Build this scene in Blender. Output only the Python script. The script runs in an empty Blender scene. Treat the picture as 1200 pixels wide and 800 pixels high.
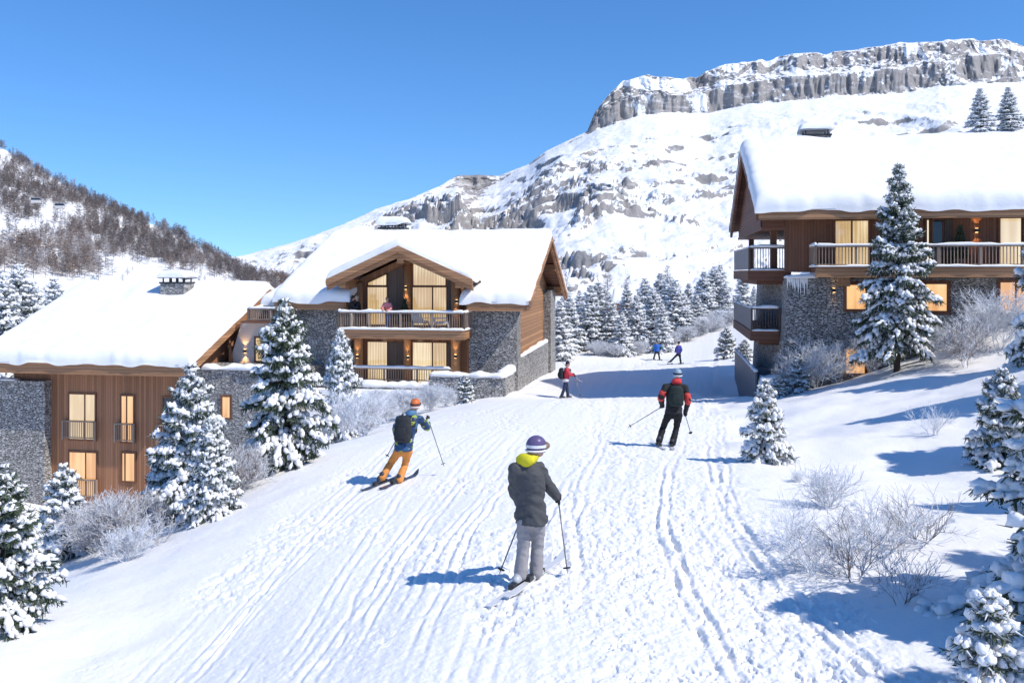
SUN_E, SKY_S, EXPO = 3.5, .15, .34
SKY_ALT, SKY_AIR, SKY_DUST, SKY_OZ = 1500, 1.0, 0, 5
import bpy, math, random
import numpy as np
from mathutils import Vector, Matrix

rng = np.random.default_rng(7)
random.seed(7)
scene = bpy.context.scene
COL = scene.collection
F, CXP, HZ = 1000.0, 600.0, 320.0      # focal length in photo pixels, principal column, eye level row
def P(px, py, D):
    return np.array([(px - CXP) / F * D, D, (HZ - py) / F * D])

# ------------------------------------------------------------------ noise
def _h(ix, iy, seed):
    h = (ix.astype(np.int64) * 374761393 + iy.astype(np.int64) * 668265263 + seed * 2147483647 + 1013904223) & 0xFFFFFFFF
    h = ((h ^ (h >> 13)) * 1274126177) & 0xFFFFFFFF
    h = (h ^ (h >> 16)) & 0xFFFFFF
    return h / float(0xFFFFFF)
def vn(x, y, seed=0):
    """smooth value noise in -1..1"""
    x = np.asarray(x, float); y = np.asarray(y, float)
    x, y = np.broadcast_arrays(x, y)
    ix = np.floor(x); iy = np.floor(y); fx = x - ix; fy = y - iy
    ux = fx * fx * fx * (fx * (fx * 6 - 15) + 10); uy = fy * fy * fy * (fy * (fy * 6 - 15) + 10)
    a = _h(ix, iy, seed); b = _h(ix + 1, iy, seed); c = _h(ix, iy + 1, seed); d = _h(ix + 1, iy + 1, seed)
    return ((a * (1 - ux) + b * ux) * (1 - uy) + (c * (1 - ux) + d * ux) * uy) * 2 - 1
def fbm(x, y, seed=0, oct=4, gain=.5, lac=2.03):
    s = 0; a = 1; t = 0
    for i in range(oct):
        s = s + a * vn(x * lac ** i + 17.3 * i, y * lac ** i - 9.1 * i, seed + i * 31); t += a; a *= gain
    return s / t
def ridged(x, y, seed=0, oct=4, gain=.5):
    s = 0; a = 1; t = 0
    for i in range(oct):
        s = s + a * (1 - np.abs(vn(x * 2.07 ** i + 5.3 * i, y * 2.07 ** i - 3.1 * i, seed + i * 13))); t += a; a *= gain
    return s / t
def sstep(a, b, x):
    t = np.clip((x - a) / (b - a), 0, 1); return t * t * (3 - 2 * t)

# ------------------------------------------------------------------ mesh helpers
def mesh_np(name, V, Q, smooth=False, tri=False):
    """mesh from arrays of verts and quads (or tris)"""
    me = bpy.data.meshes.new(name)
    V = np.ascontiguousarray(V, dtype=np.float32); Q = np.ascontiguousarray(Q, dtype=np.int32)
    k = Q.shape[1]
    me.vertices.add(len(V)); me.vertices.foreach_set('co', V.ravel())
    me.loops.add(Q.size); me.loops.foreach_set('vertex_index', Q.ravel())
    me.polygons.add(len(Q))
    me.polygons.foreach_set('loop_start', np.arange(0, Q.size, k, dtype=np.int32))
    me.polygons.foreach_set('loop_total', np.full(len(Q), k, dtype=np.int32))
    if smooth: me.polygons.foreach_set('use_smooth', np.ones(len(Q), dtype=bool))
    me.update(calc_edges=True); me.validate()
    return me
def link(name, me, mat=None, parent=None):
    o = bpy.data.objects.new(name, me); COL.objects.link(o)
    if mat is not None:
        me.materials.clear()
        for m in (mat if isinstance(mat, (list, tuple)) else [mat]): me.materials.append(m)
    if parent is not None: o.parent = parent
    return o
def tag(o, label=None, cat=None, group=None, kind=None):
    if label: o['label'] = label
    if cat: o['category'] = cat
    if group: o['group'] = group
    if kind: o['kind'] = kind
    return o
def empty(name, loc, rz=0.0, label=None, cat=None, group=None):
    o = bpy.data.objects.new(name, None); COL.objects.link(o)
    o.location = [float(c) for c in loc]; o.rotation_euler = (0, 0, rz); o.empty_display_size = .3
    return tag(o, label, cat, group)
def copy_tree(o, parent=None):
    c = o.copy(); COL.objects.link(c)
    if parent is not None: c.parent = parent
    for ch in list(o.children): copy_tree(ch, c)
    return c

class MB:
    """collects simple solids and builds them as one mesh"""
    def __init__(s): s.v = []; s.f = []; s.m = []; s.n = 0; s.cur = 0
    def add(s, V, Fs):
        b = s.n
        V = [tuple(float(c) for c in p) for p in V]
        s.v += V; s.n += len(V)
        for f in Fs: s.f.append([b + i for i in f]); s.m.append(s.cur)
        return s
    def box(s, u0, u1, v0, v1, z0, z1):
        V = [(u0, v0, z0), (u1, v0, z0), (u1, v1, z0), (u0, v1, z0), (u0, v0, z1), (u1, v0, z1), (u1, v1, z1), (u0, v1, z1)]
        return s.add(V, [(0, 3, 2, 1), (4, 5, 6, 7), (0, 1, 5, 4), (1, 2, 6, 5), (2, 3, 7, 6), (3, 0, 4, 7)])
    def beam(s, p0, p1, w, h, up=(0, 0, 1)):
        """rectangular bar from p0 to p1, w across, h along up"""
        p0 = np.array(p0, float); p1 = np.array(p1, float); d = p1 - p0; d /= np.linalg.norm(d)
        up = np.array(up, float); sd = np.cross(d, up)
        if np.linalg.norm(sd) < 1e-6: sd = np.cross(d, (1, 0, 0))
        sd /= np.linalg.norm(sd); up = np.cross(sd, d)
        V = [p + sd * a * w / 2 + up * b * h / 2 for p in (p0, p1) for a, b in ((-1, -1), (1, -1), (1, 1), (-1, 1))]
        return s.add(V, [(3, 2, 1, 0), (4, 5, 6, 7), (0, 1, 5, 4), (1, 2, 6, 5), (2, 3, 7, 6), (3, 0, 4, 7)])
    def prism(s, poly, axis, a0, a1):
        """polygon of 2-D points extruded along axis 'u' (poly in v,z), 'v' (poly in u,z) or 'z' (poly in u,v)"""
        def pt(p, a): return {'u': (a, p[0], p[1]), 'v': (p[0], a, p[1]), 'z': (p[0], p[1], a)}[axis]
        n = len(poly); V = [pt(p, a0) for p in poly] + [pt(p, a1) for p in poly]
        ar = sum(poly[i][0] * poly[(i + 1) % n][1] - poly[(i + 1) % n][0] * poly[i][1] for i in range(n))
        flip = (ar > 0) != (axis in ('u', 'z'))
        Fs = [list(range(n))[::-1], list(range(n, 2 * n))] + [(i, (i + 1) % n, n + (i + 1) % n, n + i) for i in range(n)]
        if flip: Fs = [list(f)[::-1] for f in Fs]
        return s.add(V, Fs)
    def tube(s, pts, rad, n=8, cap=True):
        pts = [np.array(p, float) for p in pts]; k = len(pts)
        if not hasattr(rad, '__len__'): rad = [rad] * k
        V = []; pu = None
        for i, p in enumerate(pts):
            d = pts[min(i + 1, k - 1)] - pts[max(i - 1, 0)]; d /= (np.linalg.norm(d) + 1e-9)
            if pu is None:
                pu = np.cross(d, (0, 0, 1))
                if np.linalg.norm(pu) < .1: pu = np.cross(d, (1, 0, 0))
            pu = pu - d * pu.dot(d); pu /= (np.linalg.norm(pu) + 1e-9); w = np.cross(d, pu)
            for j in range(n):
                a = 2 * math.pi * j / n; V.append(p + rad[i] * (pu * math.cos(a) + w * math.sin(a)))
        Fs = []
        for i in range(k - 1):
            for j in range(n):
                j2 = (j + 1) % n; Fs.append((i * n + j, i * n + j2, (i + 1) * n + j2, (i + 1) * n + j))
        if cap: Fs += [list(range(n))[::-1], list(range((k - 1) * n, k * n))]
        return s.add(V, Fs)
    def limb(s, pts, rad, n=10, sub=4):
        """tapered closed limb with round ends"""
        P_ = []; R_ = []
        pts = [np.array(p, float) for p in pts]
        for i in range(len(pts) - 1):
            for k in range(sub):
                t = k / sub; P_.append(pts[i] * (1 - t) + pts[i + 1] * t); R_.append(rad[i] * (1 - t) + rad[i + 1] * t)
        P_.append(pts[-1]); R_.append(rad[-1])
        d0 = pts[0] - pts[1]; d0 /= np.linalg.norm(d0); d1 = pts[-1] - pts[-2]; d1 /= np.linalg.norm(d1)
        a = [(.94, .3), (.75, .65), (.4, .92)]
        P2 = [pts[0] + d0 * rad[0] * q for q, _ in a] + P_ + [pts[-1] + d1 * rad[-1] * q for q, _ in a[::-1]]
        R2 = [rad[0] * r for _, r in a] + R_ + [rad[-1] * r for _, r in a[::-1]]
        return s.tube(P2, R2, n)
    def ell(s, c, r, ax=None, n=12, m=8):
        c = np.array(c, float); ax = np.eye(3) if ax is None else np.array(ax, float)
        V = [c + ax[2] * r[2]]
        for i in range(1, m):
            t = math.pi * i / m
            for j in range(n):
                a = 2 * math.pi * j / n
                V.append(c + ax[0] * r[0] * math.sin(t) * math.cos(a) + ax[1] * r[1] * math.sin(t) * math.sin(a) + ax[2] * r[2] * math.cos(t))
        V.append(c - ax[2] * r[2]); L = len(V) - 1
        Fs = [(0, 1 + j, 1 + (j + 1) % n) for j in range(n)]
        for i in range(m - 2):
            for j in range(n):
                a = 1 + i * n + j; b = 1 + i * n + (j + 1) % n; Fs.append((a, a + n, b + n, b))
        Fs += [(L, L - n + (j + 1) % n, L - n + j) for j in range(n)]
        return s.add(V, Fs)
    def loft(s, rings, n=16):
        """rings: (centre, vector a, vector b) ellipses, closed at both ends"""
        V = []
        for c, a, b in rings:
            for j in range(n):
                t = 2 * math.pi * j / n; V.append(np.array(c) + np.array(a) * math.cos(t) + np.array(b) * math.sin(t))
        Fs = [(i * n + j, i * n + (j + 1) % n, (i + 1) * n + (j + 1) % n, (i + 1) * n + j) for i in range(len(rings) - 1) for j in range(n)]
        Fs += [list(range(n))[::-1], list(range((len(rings) - 1) * n, len(rings) * n))]
        return s.add(V, Fs)
    def mesh(s, name, shift=(0, 0, 0)):
        me = bpy.data.meshes.new(name)
        sh = np.array(shift, float)
        me.from_pydata([tuple(np.array(v) - sh) for v in s.v], [], s.f)
        if any(s.m): me.polygons.foreach_set('material_index', s.m)
        me.update(); return me
    def build(s, name, mat, parent=None, smooth=False, bevel=0, shift=(0, 0, 0)):
        me = s.mesh(name, shift)
        if smooth: me.polygons.foreach_set('use_smooth', [True] * len(me.polygons))
        o = link(name, me, mat, parent)
        if bevel:
            b = o.modifiers.new('bevel', 'BEVEL'); b.width = bevel; b.segments = 2; b.limit_method = 'ANGLE'
        return o

def fuse(mb, name, voxel, it=4, wr=0, wrs=9.0):
    """one continuous skin round overlapping solids"""
    me = mb.mesh('tmp'); ob = bpy.data.objects.new('tmp', me); COL.objects.link(ob)
    r = ob.modifiers.new('r', 'REMESH'); r.mode = 'VOXEL'; r.voxel_size = voxel; r.use_smooth_shade = True
    if it:
        q = ob.modifiers.new('s', 'SMOOTH'); q.iterations = it; q.factor = .5
    dg = bpy.context.evaluated_depsgraph_get()
    out = bpy.data.meshes.new_from_object(ob.evaluated_get(dg)); out.name = name
    bpy.data.objects.remove(ob); bpy.data.meshes.remove(me)
    n = len(out.vertices)
    if wr and n:
        co = np.empty(n * 3, np.float32); no = np.empty(n * 3, np.float32)
        out.vertices.foreach_get('co', co); out.vertices.foreach_get('normal', no)
        co = co.reshape(-1, 3); no = no.reshape(-1, 3)
        d = ridged(co[:, 0] * wrs + co[:, 2] * wrs * .9, co[:, 2] * wrs * 1.5 + co[:, 1] * wrs, 3, 2) - .6
        co += no * (d * wr)[:, None]
        out.vertices.foreach_set('co', co.ravel()); out.update()
    out.polygons.foreach_set('use_smooth', [True] * len(out.polygons))
    return out

# ------------------------------------------------------------------ materials
class NT:
    def __init__(s, name):
        s.mat = bpy.data.materials.new(name); s.mat.use_nodes = True; s.t = s.mat.node_tree; s.t.nodes.clear()
        s.out = s.n('ShaderNodeOutputMaterial')
    def n(s, t, props=None, **inp):
        nd = s.t.nodes.new(t)
        for k, v in (props or {}).items(): setattr(nd, k, v)
        for k, v in inp.items(): s.set(nd, k, v)
        return nd
    def set(s, nd, k, v):
        k = int(k[1:]) if k[0] == 'i' and k[1:].isdigit() else k.replace('_', ' ')
        i = nd.inputs[k]
        if isinstance(v, bpy.types.NodeSocket): s.t.links.new(v, i)
        elif isinstance(v, bpy.types.Node): s.t.links.new(v.outputs[0], i)
        else: i.default_value = v
    def math(s, op, a, b=0.0, c=0.0):
        return s.n('ShaderNodeMath', {'operation': op}, i0=a, i1=b, i2=c).outputs[0]
    def mix(s, f, a, b, blend='MIX'):
        nd = s.n('ShaderNodeMix', {'data_type': 'RGBA', 'blend_type': blend})
        s.set(nd, 'i0', f); s.set(nd, 'i6', a); s.set(nd, 'i7', b); return nd.outputs[2]
    def ramp(s, f, stops):
        nd = s.n('ShaderNodeValToRGB'); s.set(nd, 'i0', f); e = nd.color_ramp.elements
        while len(e) < len(stops): e.new(.5)
        for k, (p, c) in enumerate(stops): e[k].position = p; e[k].color = c if len(c) == 4 else (*c, 1)
        return nd.outputs[0]
    def noise(s, vec, scale, detail=3, rough=.5, dist=0):
        return s.n('ShaderNodeTexNoise', None, Vector=vec, Scale=scale, Detail=detail, Roughness=rough, Distortion=dist).outputs[0]
    def coord(s, which='Object', scale=None):
        c = s.n('ShaderNodeTexCoord').outputs[which]
        if scale: c = s.n('ShaderNodeMapping', None, Vector=c, Scale=scale).outputs[0]
        return c
    def bump(s, h, strength=.5, dist=.05):
        return s.n('ShaderNodeBump', None, Height=h, Strength=strength, Distance=dist).outputs[0]
    def bsdf(s, color, rough=.7, normal=None, spec=.3, **kw):
        b = s.n('ShaderNodeBsdfPrincipled', None, Base_Color=color, Roughness=rough)
        b.inputs['Specular IOR Level'].default_value = spec
        if normal is not None: s.set(b, 'Normal', normal)
        for k, v in kw.items(): s.set(b, k, v)
        s.t.links.new(b.outputs[0], s.out.inputs[0]); return b
def C4(r, g, b): return (r, g, b, 1)

def m_plain(name, col, rough=.6, spec=.3, var=.12, scale=6):
    t = NT(name); n = t.noise(t.coord(), scale, 3)
    c = t.mix(n, C4(*[x * (1 - var) for x in col]), C4(*[min(1, x * (1 + var)) for x in col]))
    t.bsdf(c, rough, None, spec); return t.mat
def m_snow(name, bump_s=.35, scale=9, fine=70, col=(.90, .885, .865), dist=.03):
    t = NT(name); c = t.coord('Object')
    n1 = t.noise(c, scale, 5, .6); n2 = t.noise(c, fine, 3, .6)
    h = t.math('ADD', n1, t.math('MULTIPLY', n2, .25))
    t.bsdf(C4(*col), .65, t.bump(h, bump_s, dist), .25); return t.mat
def m_wood(name, base, axis='u', w=.14, var=.35, rough=.65, groove=.5):
    """boards: axis 'u' = vertical boards counted along u+v, 'z' = horizontal planks"""
    t = NT(name); co = t.coord('Object'); sp = t.n('ShaderNodeSeparateXYZ', None, Vector=co).outputs
    if axis == 'u': c = t.math('ADD', sp[0], sp[1]); st = (9, 9, .5)
    else: c = sp[2]; st = (.5, .5, 9)
    q = t.math('DIVIDE', c, w); idx = t.math('FLOOR', q); fr = t.math('FRACT', q)
    rnd = t.n('ShaderNodeTexWhiteNoise', {'noise_dimensions': '1D'}, W=idx).outputs[0]
    mp = t.n('ShaderNodeMapping', None, Vector=co, Scale=st)
    off = t.n('ShaderNodeCombineXYZ', None, X=t.math('MULTIPLY', rnd, 37.0), Z=t.math('MULTIPLY', rnd, 11.0)).outputs[0]
    vec = t.n('ShaderNodeVectorMath', {'operation': 'ADD'}, i0=mp.outputs[0], i1=off).outputs[0]
    g = t.noise(vec, 2.2, 5, .65, .4)
    edge = t.math('MINIMUM', fr, t.math('SUBTRACT', 1.0, fr))
    gv = t.n('ShaderNodeMapRange', None, i0=edge, i1=.0, i2=.1).outputs[0]
    val = t.math('ADD', t.math('MULTIPLY', rnd, .5), t.math('MULTIPLY', g, .6))
    dark = C4(*[x * (1 - var) for x in base]); lite = C4(*[min(1, x * (1 + var)) for x in base])
    col = t.mix(val, dark, lite)
    wx = t.noise(co, .8, 3); col = t.mix(t.math('MULTIPLY', wx, .35), col, C4(base[0] * .75, base[1] * .8, base[2] * .9))
    gd = t.mix(gv, C4(base[0] * groove, base[1] * groove, base[2] * groove), col)
    h = t.math('ADD', gv, t.math('MULTIPLY', g, .25))
    t.bsdf(gd, rough, t.bump(h, .5, .015), .25); return t.mat
def m_stone(name, sc=(5.6, 5.6, 14.0), lo=(.20, .195, .19), hi=(.70, .68, .65), frost=.0):
    t = NT(name); co = t.coord('Object')
    wob = t.noise(co, 3.5, 2); 
    v3 = t.n('ShaderNodeVectorMath', {'operation': 'MULTIPLY_ADD'}, i0=t.n('ShaderNodeTexNoise', None, Vector=co, Scale=4.0).outputs[1], i1=(.06, .06, .05), i2=co).outputs[0]
    mp = t.n('ShaderNodeMapping', None, Vector=v3, Scale=sc).outputs[0]
    vo = t.n('ShaderNodeTexVoronoi', {'feature': 'F1'}, Vector=mp, Scale=1.0)
    ve = t.n('ShaderNodeTexVoronoi', {'feature': 'DISTANCE_TO_EDGE'}, Vector=mp, Scale=1.0)
    r = t.n('ShaderNodeSeparateColor', None, Color=vo.outputs['Color']).outputs
    sp = t.noise(co, 30, 4, .7)
    col = t.mix(t.math('ADD', t.math('MULTIPLY', r[0], .8), t.math('MULTIPLY', sp, .25)), C4(*lo), C4(*hi))
    col = t.mix(t.math('MULTIPLY', r[1], .35), col, C4(.27, .235, .19))
    m = t.n('ShaderNodeMapRange', None, i0=ve.outputs['Distance'], i1=.015, i2=.11).outputs[0]
    col = t.mix(m, C4(.09, .088, .086), col)
    if frost:
        fz = t.n('ShaderNodeMapRange', None, i0=t.noise(co, 7, 4, .7), i1=.55, i2=.7).outputs[0]
        col = t.mix(t.math('MULTIPLY', fz, frost), col, C4(.8, .82, .85))
    h = t.math('ADD', t.math('MULTIPLY', m, t.math('ADD', .6, t.math('MULTIPLY', r[2], .8))), t.math('MULTIPLY', sp, .25))
    t.bsdf(col, .85, t.bump(h, .9, .05), .2); return t.mat
def m_window(name, ca, cb, strength=1.0, w=.16):
    """lit room behind drawn curtains, seen through glass"""
    t = NT(name); co = t.coord('Object'); sp = t.n('ShaderNodeSeparateXYZ', None, Vector=co).outputs
    u = t.math('ADD', sp[0], sp[1])
    wob = t.math('MULTIPLY', t.noise(t.n('ShaderNodeMapping', None, Vector=co, Scale=(1.5, 1.5, .12)).outputs[0], 1.4, 2), .5)
    s = t.math('SINE', t.math('MULTIPLY', t.math('ADD', u, wob), 6.283 / w))
    big = t.n('ShaderNodeMapRange', None, i0=t.noise(t.n('ShaderNodeMapping', None, Vector=co, Scale=(.55, .55, .3)).outputs[0], 1.0, 2), i1=.35, i2=.65, i3=-.25, i4=1.0).outputs[0]
    s = t.math('ADD', t.math('MULTIPLY', s, .28), big)
    col = t.mix(s, C4(*ca), C4(*cb))
    e = t.n('ShaderNodeEmission', None, Color=col, Strength=strength)
    g = t.n('ShaderNodeBsdfGlossy', None, Color=C4(.9, .95, 1), Roughness=.05)
    fr = t.n('ShaderNodeFresnel', None, IOR=1.45)
    mx = t.n('ShaderNodeMixShader', None, i0=t.math('ADD', t.math('MULTIPLY', fr, 1.0), .07), i1=e.outputs[0], i2=g.outputs[0])
    t.t.links.new(mx.outputs[0], t.out.inputs[0]); return t.mat
def m_emit(name, col, strength):
    t = NT(name); e = t.n('ShaderNodeEmission', None, Color=C4(*col), Strength=strength)
    t.t.links.new(e.outputs[0], t.out.inputs[0]); return t.mat
def m_glass_dark(name):
    t = NT(name); t.bsdf(C4(.03, .035, .045), .08, None, .6); return t.mat
def m_frosttwig(name, bark, thr=-.35, white=(.82, .85, .9)):
    """bark with rime on its upper side"""
    t = NT(name); nz = t.n('ShaderNodeSeparateXYZ', None, Vector=t.n('ShaderNodeNewGeometry').outputs['Normal']).outputs[2]
    n = t.noise(t.coord('Object'), 5, 2)
    f = t.n('ShaderNodeMapRange', None, i0=t.math('ADD', nz, t.math('MULTIPLY', t.math('SUBTRACT', n, .5), 1.6)), i1=thr, i2=thr + .5).outputs[0]
    t.bsdf(t.mix(f, C4(*bark), C4(*white)), .75, None, .2); return t.mat
def m_foliage(name):
    t = NT(name); n = t.noise(t.coord('Object'), 3.0, 3)
    at = t.n('ShaderNodeAttribute', {'attribute_name': 'frost'}).outputs['Fac']
    c = t.mix(n, C4(.035, .055, .035), C4(.10, .13, .07))
    c = t.mix(at, c, C4(.78, .81, .86))
    t.bsdf(c, .7, None, .25); return t.mat
def m_jacket_pattern(name):
    t = NT(name); co = t.coord('Object', (7, 7, 7))
    v = t.n('ShaderNodeTexVoronoi', {'feature': 'F1', 'distance': 'CHEBYCHEV'}, Vector=co, Scale=1.6)
    r = t.n('ShaderNodeSeparateColor', None, Color=v.outputs['Color']).outputs[0]
    c = t.ramp(r, [(0, (.02, .05, .13)), (.28, (.07, .15, .25)), (.36, (.33, .40, .06)), (.58, (.02, .03, .05)), (.76, (.5, .53, .55)), (.86, (.04, .10, .20))])
    c.node.color_ramp.interpolation = 'CONSTANT'
    t.bsdf(c, .6, None, .3); return t.mat

M = {}
M['snow'] = m_snow('snow', .3, 5, 60)
M['snow_tree'] = m_snow('snow_tree', .55, 9, 60, (.89, .885, .88), .04)
M['stone'] = m_stone('stone')
M['stone_frost'] = m_stone('stone_frost', frost=.55)
M['wood_v'] = m_wood('wood_vertical', (.36, .172, .088), 'u', .13, .5)
M['wood_vd'] = m_wood('wood_vertical_dark', (.21, .095, .052), 'u', .13, .45)
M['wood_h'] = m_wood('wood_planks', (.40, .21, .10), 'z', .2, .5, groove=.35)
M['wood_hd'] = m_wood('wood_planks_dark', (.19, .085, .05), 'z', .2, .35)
M['beam'] = m_wood('wood_beam', (.42, .22, .11), 'z', .15, .6, groove=.45)
M['log'] = m_wood('wood_log', (.40, .22, .11), 'u', .6, .3, groove=.85)
M['rail'] = m_wood('wood_rail', (.33, .24, .18), 'u', .3, .3, groove=.9)
M['rail_d'] = m_wood('wood_rail_dark', (.12, .075, .055), 'u', .3, .3, groove=.9)
M['rail_panel'] = m_plain('slate_panel', (.13, .13, .15), .5)
M['slat'] = m_wood('slatted_shutter', (.15, .11, .085), 'u', .09, .5, groove=.3)
M['plaster'] = m_plain('plaster', (.66, .62, .58), .9, .1, .05, 3)
M['metal_d'] = m_plain('dark_metal', (.03, .03, .03), .45, .5)
M['metal_g'] = m_plain('grey_metal', (.33, .34, .36), .4, .5)
M['win'] = m_window('lit_curtain', (.60, .40, .19), (1.0, .80, .50), .82)
M['win_o'] = m_window('lit_blind_orange', (.75, .38, .15), (1.0, .60, .28), .95, .4)
M['win_p'] = m_window('lit_blind_pale', (.80, .60, .36), (1.0, .84, .58), .85, .5)
M['win_d'] = m_glass_dark('dark_glass')
M['lamp'] = m_emit('lamp_glow', (1, .62, .25), 6)
M['foliage'] = m_foliage('needles')
M['bark'] = m_plain('bark', (.07, .05, .04), .9, .1, .4, 14)
M['twig'] = m_frosttwig('rimed_twigs', (.20, .15, .12), -.95)
M['twig_b'] = m_frosttwig('rimed_brown_twigs', (.19, .12, .085), -.35)
M['larch'] = None
# ------------------------------------------------------------------ terrain
CP = [  # photo column, row, metres from the camera: points where the snow surface is seen
 (600,800,7.3),(618,682,10),(787,523,20),(455,567,17),(660,467,40),(770,421,70),(790,427,60),(700,600,13),
 (850,600,12.5),(850,700,9.3),(900,800,7.2),(1000,800,7.2),(1050,760,7.6),(350,800,8.2),(350,700,11),(150,800,9.8),
 (75,740,11),(0,765,10),(240,612,16),(330,560,19),(400,523,22),(500,490,30),(570,470,36),(602,458,43),(643,437,54),
 (75,660,18),(130,655,15.5),(195,607,19),(30,640,28),(150,600,42),(-50,600,42),(300,520,42),(270,560,30),
 (410,515,27),(450,490,36),(420,458,43),(350,480,42),(530,476,39.5),(590,460,41),
 (690,412,72),(760,402,78),(860,378,85),(700,388,100),(868,470,44),(880,466,37),(850,480,33),(850,432,50),(862,392,75),
 (920,465,37.5),(1000,440,37),(1053,433,33),(1130,425,33),(1200,385,34),(1200,350,38),(1350,380,34),
 (895,541,17),(870,505,24),(960,500,24),(1175,543,16),(1175,440,27),(1100,520,19),(1050,480,25),
 (975,597,12.8),(1000,690,9.5),(1090,640,10),(1190,605,11.5),(1200,700,8.5),(1160,815,6.8),
 (700,470,33),(760,450,43),(640,520,20.5)]
CPW = [(12,8,-2.6),(15,15,-2.3),(18,22,-1.8),(0,0,-3.3),(0,-20,-3),(-15,0,-6.0),(15,-10,-2),(-15,-15,-5),(-14,10,-6.6),(-35,20,-11),(-40,45,-12),
 (-60,80,-13),(-30,80,-11),(0,110,-8),(-10,80,-8.2),(27,90,-4),(35,92,3),(41,92,9),(47,92,14.6),(54,92,15.8),(60,60,5),(30,60,-4),(22,54,-5),
 (40,55,-2),(70,95,17),(66,130,10),(28,130,-8),(37,150,-9),(30,108,-6),(36,112,-3),(20,100,-6.5),(25,25,-1.2),(30,0,-1),(40,30,0),(-5,60,-7),(-22,55,-10),(5,150,-10),(100,60,10),(-100,100,-16),(-100,0,-14),(100,-30,4),(0,-100,0)]
_pts = np.array([P(*c) for c in CP] + [np.array(c, float) for c in CPW])
def _phi(r2): return np.sqrt(r2 + 4.0)
_K = _phi(((_pts[:, None, :2] - _pts[None, :, :2]) ** 2).sum(-1))
_A = np.zeros((len(_pts) + 3,) * 2); n_ = len(_pts)
_A[:n_, :n_] = _K - 0.0 * np.eye(n_); _A[:n_, n_] = 1; _A[:n_, n_ + 1:] = _pts[:, :2]; _A[n_:, :n_] = _A[:n_, n_:].T
_A[:n_, :n_] += np.eye(n_) * -.12
_w = np.linalg.solve(_A, np.concatenate([_pts[:, 2], [0, 0, 0]]))
def H0(x, y):
    x = np.asarray(x, float); y = np.asarray(y, float); sh = np.broadcast(x, y).shape
    x = np.broadcast_to(x, sh).ravel(); y = np.broadcast_to(y, sh).ravel()
    z = _w[n_] + _w[n_ + 1] * x + _w[n_ + 2] * y
    for i in range(n_):
        z = z + _w[i] * _phi((x - _pts[i, 0]) ** 2 + (y - _pts[i, 1]) ** 2)
    r = np.hypot(x, y); b = sstep(110, 240, r)
    return (np.clip(z, -20, 22) * (1 - b) + (-14) * b).reshape(sh)
_yl = np.array([0, 7, 11, 16, 22, 30, 36, 43, 55, 75, 120]); _xl = np.array([-5.4, -5.2, -5.0, -4.7, -3.9, -2.6, -1.0, .8, 2.6, 5, 9])
_yr = np.array([0, 7.3, 9.5, 12.5, 16, 22, 30, 45, 75, 120]); _xr = np.array([3.6, 3.5, 3.5, 3.7, 4.4, 5.7, 7.6, 11, 19, 30])
_trk = [(random.uniform(.3, 8.6), random.uniform(.1, .9), random.uniform(.06, .16), random.uniform(0, 6.28), random.uniform(.022, .05)) for _ in range(20)]
def Hd(x, y):
    """piste relief: ski tracks, ridges, crumbs; soft drifts elsewhere"""
    xl = np.interp(y, _yl, _xl); xr = np.interp(y, _yr, _xr); w = xr - xl
    tt = (x - xl) / w
    edge_n = .035 * vn(y * .9, 3.1 + 0 * y, 5)
    mask = sstep(.0, .09, tt + edge_n) * (1 - sstep(.95, 1.03, tt + edge_n)) * sstep(0, 3, y) * (1 - sstep(70, 110, y))
    s = tt * 9.0 + .08 * vn(tt * 5, y * .14, 9) + .02 * vn(x * 3, y * 1.3, 8)
    lat = 9.0 / w
    far = 1 / (1 + (y / 38) ** 2)
    pm = .35 + .65 * sstep(-.3, .4, fbm(x * .5, y * .25, 16, 2))
    rough = sstep(.30, .85, tt + .25 * vn(x * .35, y * .25, 21))
    s2 = s + .10 * fbm(x * .6, y * .2, 23, 2)
    d = .018 * vn(s2 * .9, y * .09, 11) + pm * (.3 + .5 * rough) * (.011 * vn(s2 * 4.6, y * .35, 12) + .010 * vn(s2 * 12.5, y * .8, 13))
    d = d + (.006 + .011 * rough) * fbm(x * 3.4, y * 2.2, 14, 3) + (.007 + .014 * rough) * fbm(x * 15, y * 12, 15, 3, .6)
    cl = fbm(x * 9, y * 7, 18, 3, .6); cm = sstep(-.1, .5, fbm(x * .8, y * .5, 19, 2) + .55 * rough - .1)
    d = d + cm * (.015 * sstep(.2, .36, cl) - .028 * sstep(.24, .38, -cl))
    for k, (s0, am, fq, ph, dep) in enumerate(_trk):
        c = s0 + am * np.sin(y * fq + ph) + .05 * vn(y * 1.1, k + .5, 30)
        amp = dep * sstep(-.35, .3, vn(y * .16, k * 3.7, 31)) * (.75 + .7 * vn(x * 9, y * 6, 33)) * (.42 + .7 * rough)
        for o in (0, .17):
            q = (s - c - o * lat) / (.034 * np.maximum(1, y / 13))
            d = d - amp * np.exp(-q * q) + .45 * amp * np.exp(-((q - 1.9) ** 2) * 1.2)
    soft = (.10 + .16 * sstep(3, 7, x)) * fbm(x * .3, y * .3, 41, 3) + .018 * fbm(x * 1.9, y * 1.9, 42, 3)
    ftp = (x > 3.5) & (y < 15)
    soft = soft + ftp * (-.05) * sstep(.3, .6, fbm(x * 3.1, y * 3.1, 44, 2)) * sstep(.1, .45, fbm(x * .5, y * .9, 45, 2))
    near = 1 - sstep(60, 120, np.hypot(x, y))
    big = sstep(8, 30, np.abs(x - (xl + xr) / 2)) * .5 * fbm(x * .07, y * .07, 47, 3)
    return (mask * d * (.55 + .45 * far) * 1.0 + (1 - mask) * soft) * near + big
def H(x, y): return H0(x, y) + Hd(np.asarray(x, float), np.asarray(y, float))
def Hs(x, y): return float(H(np.array([x]), np.array([y]))[0])

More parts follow.
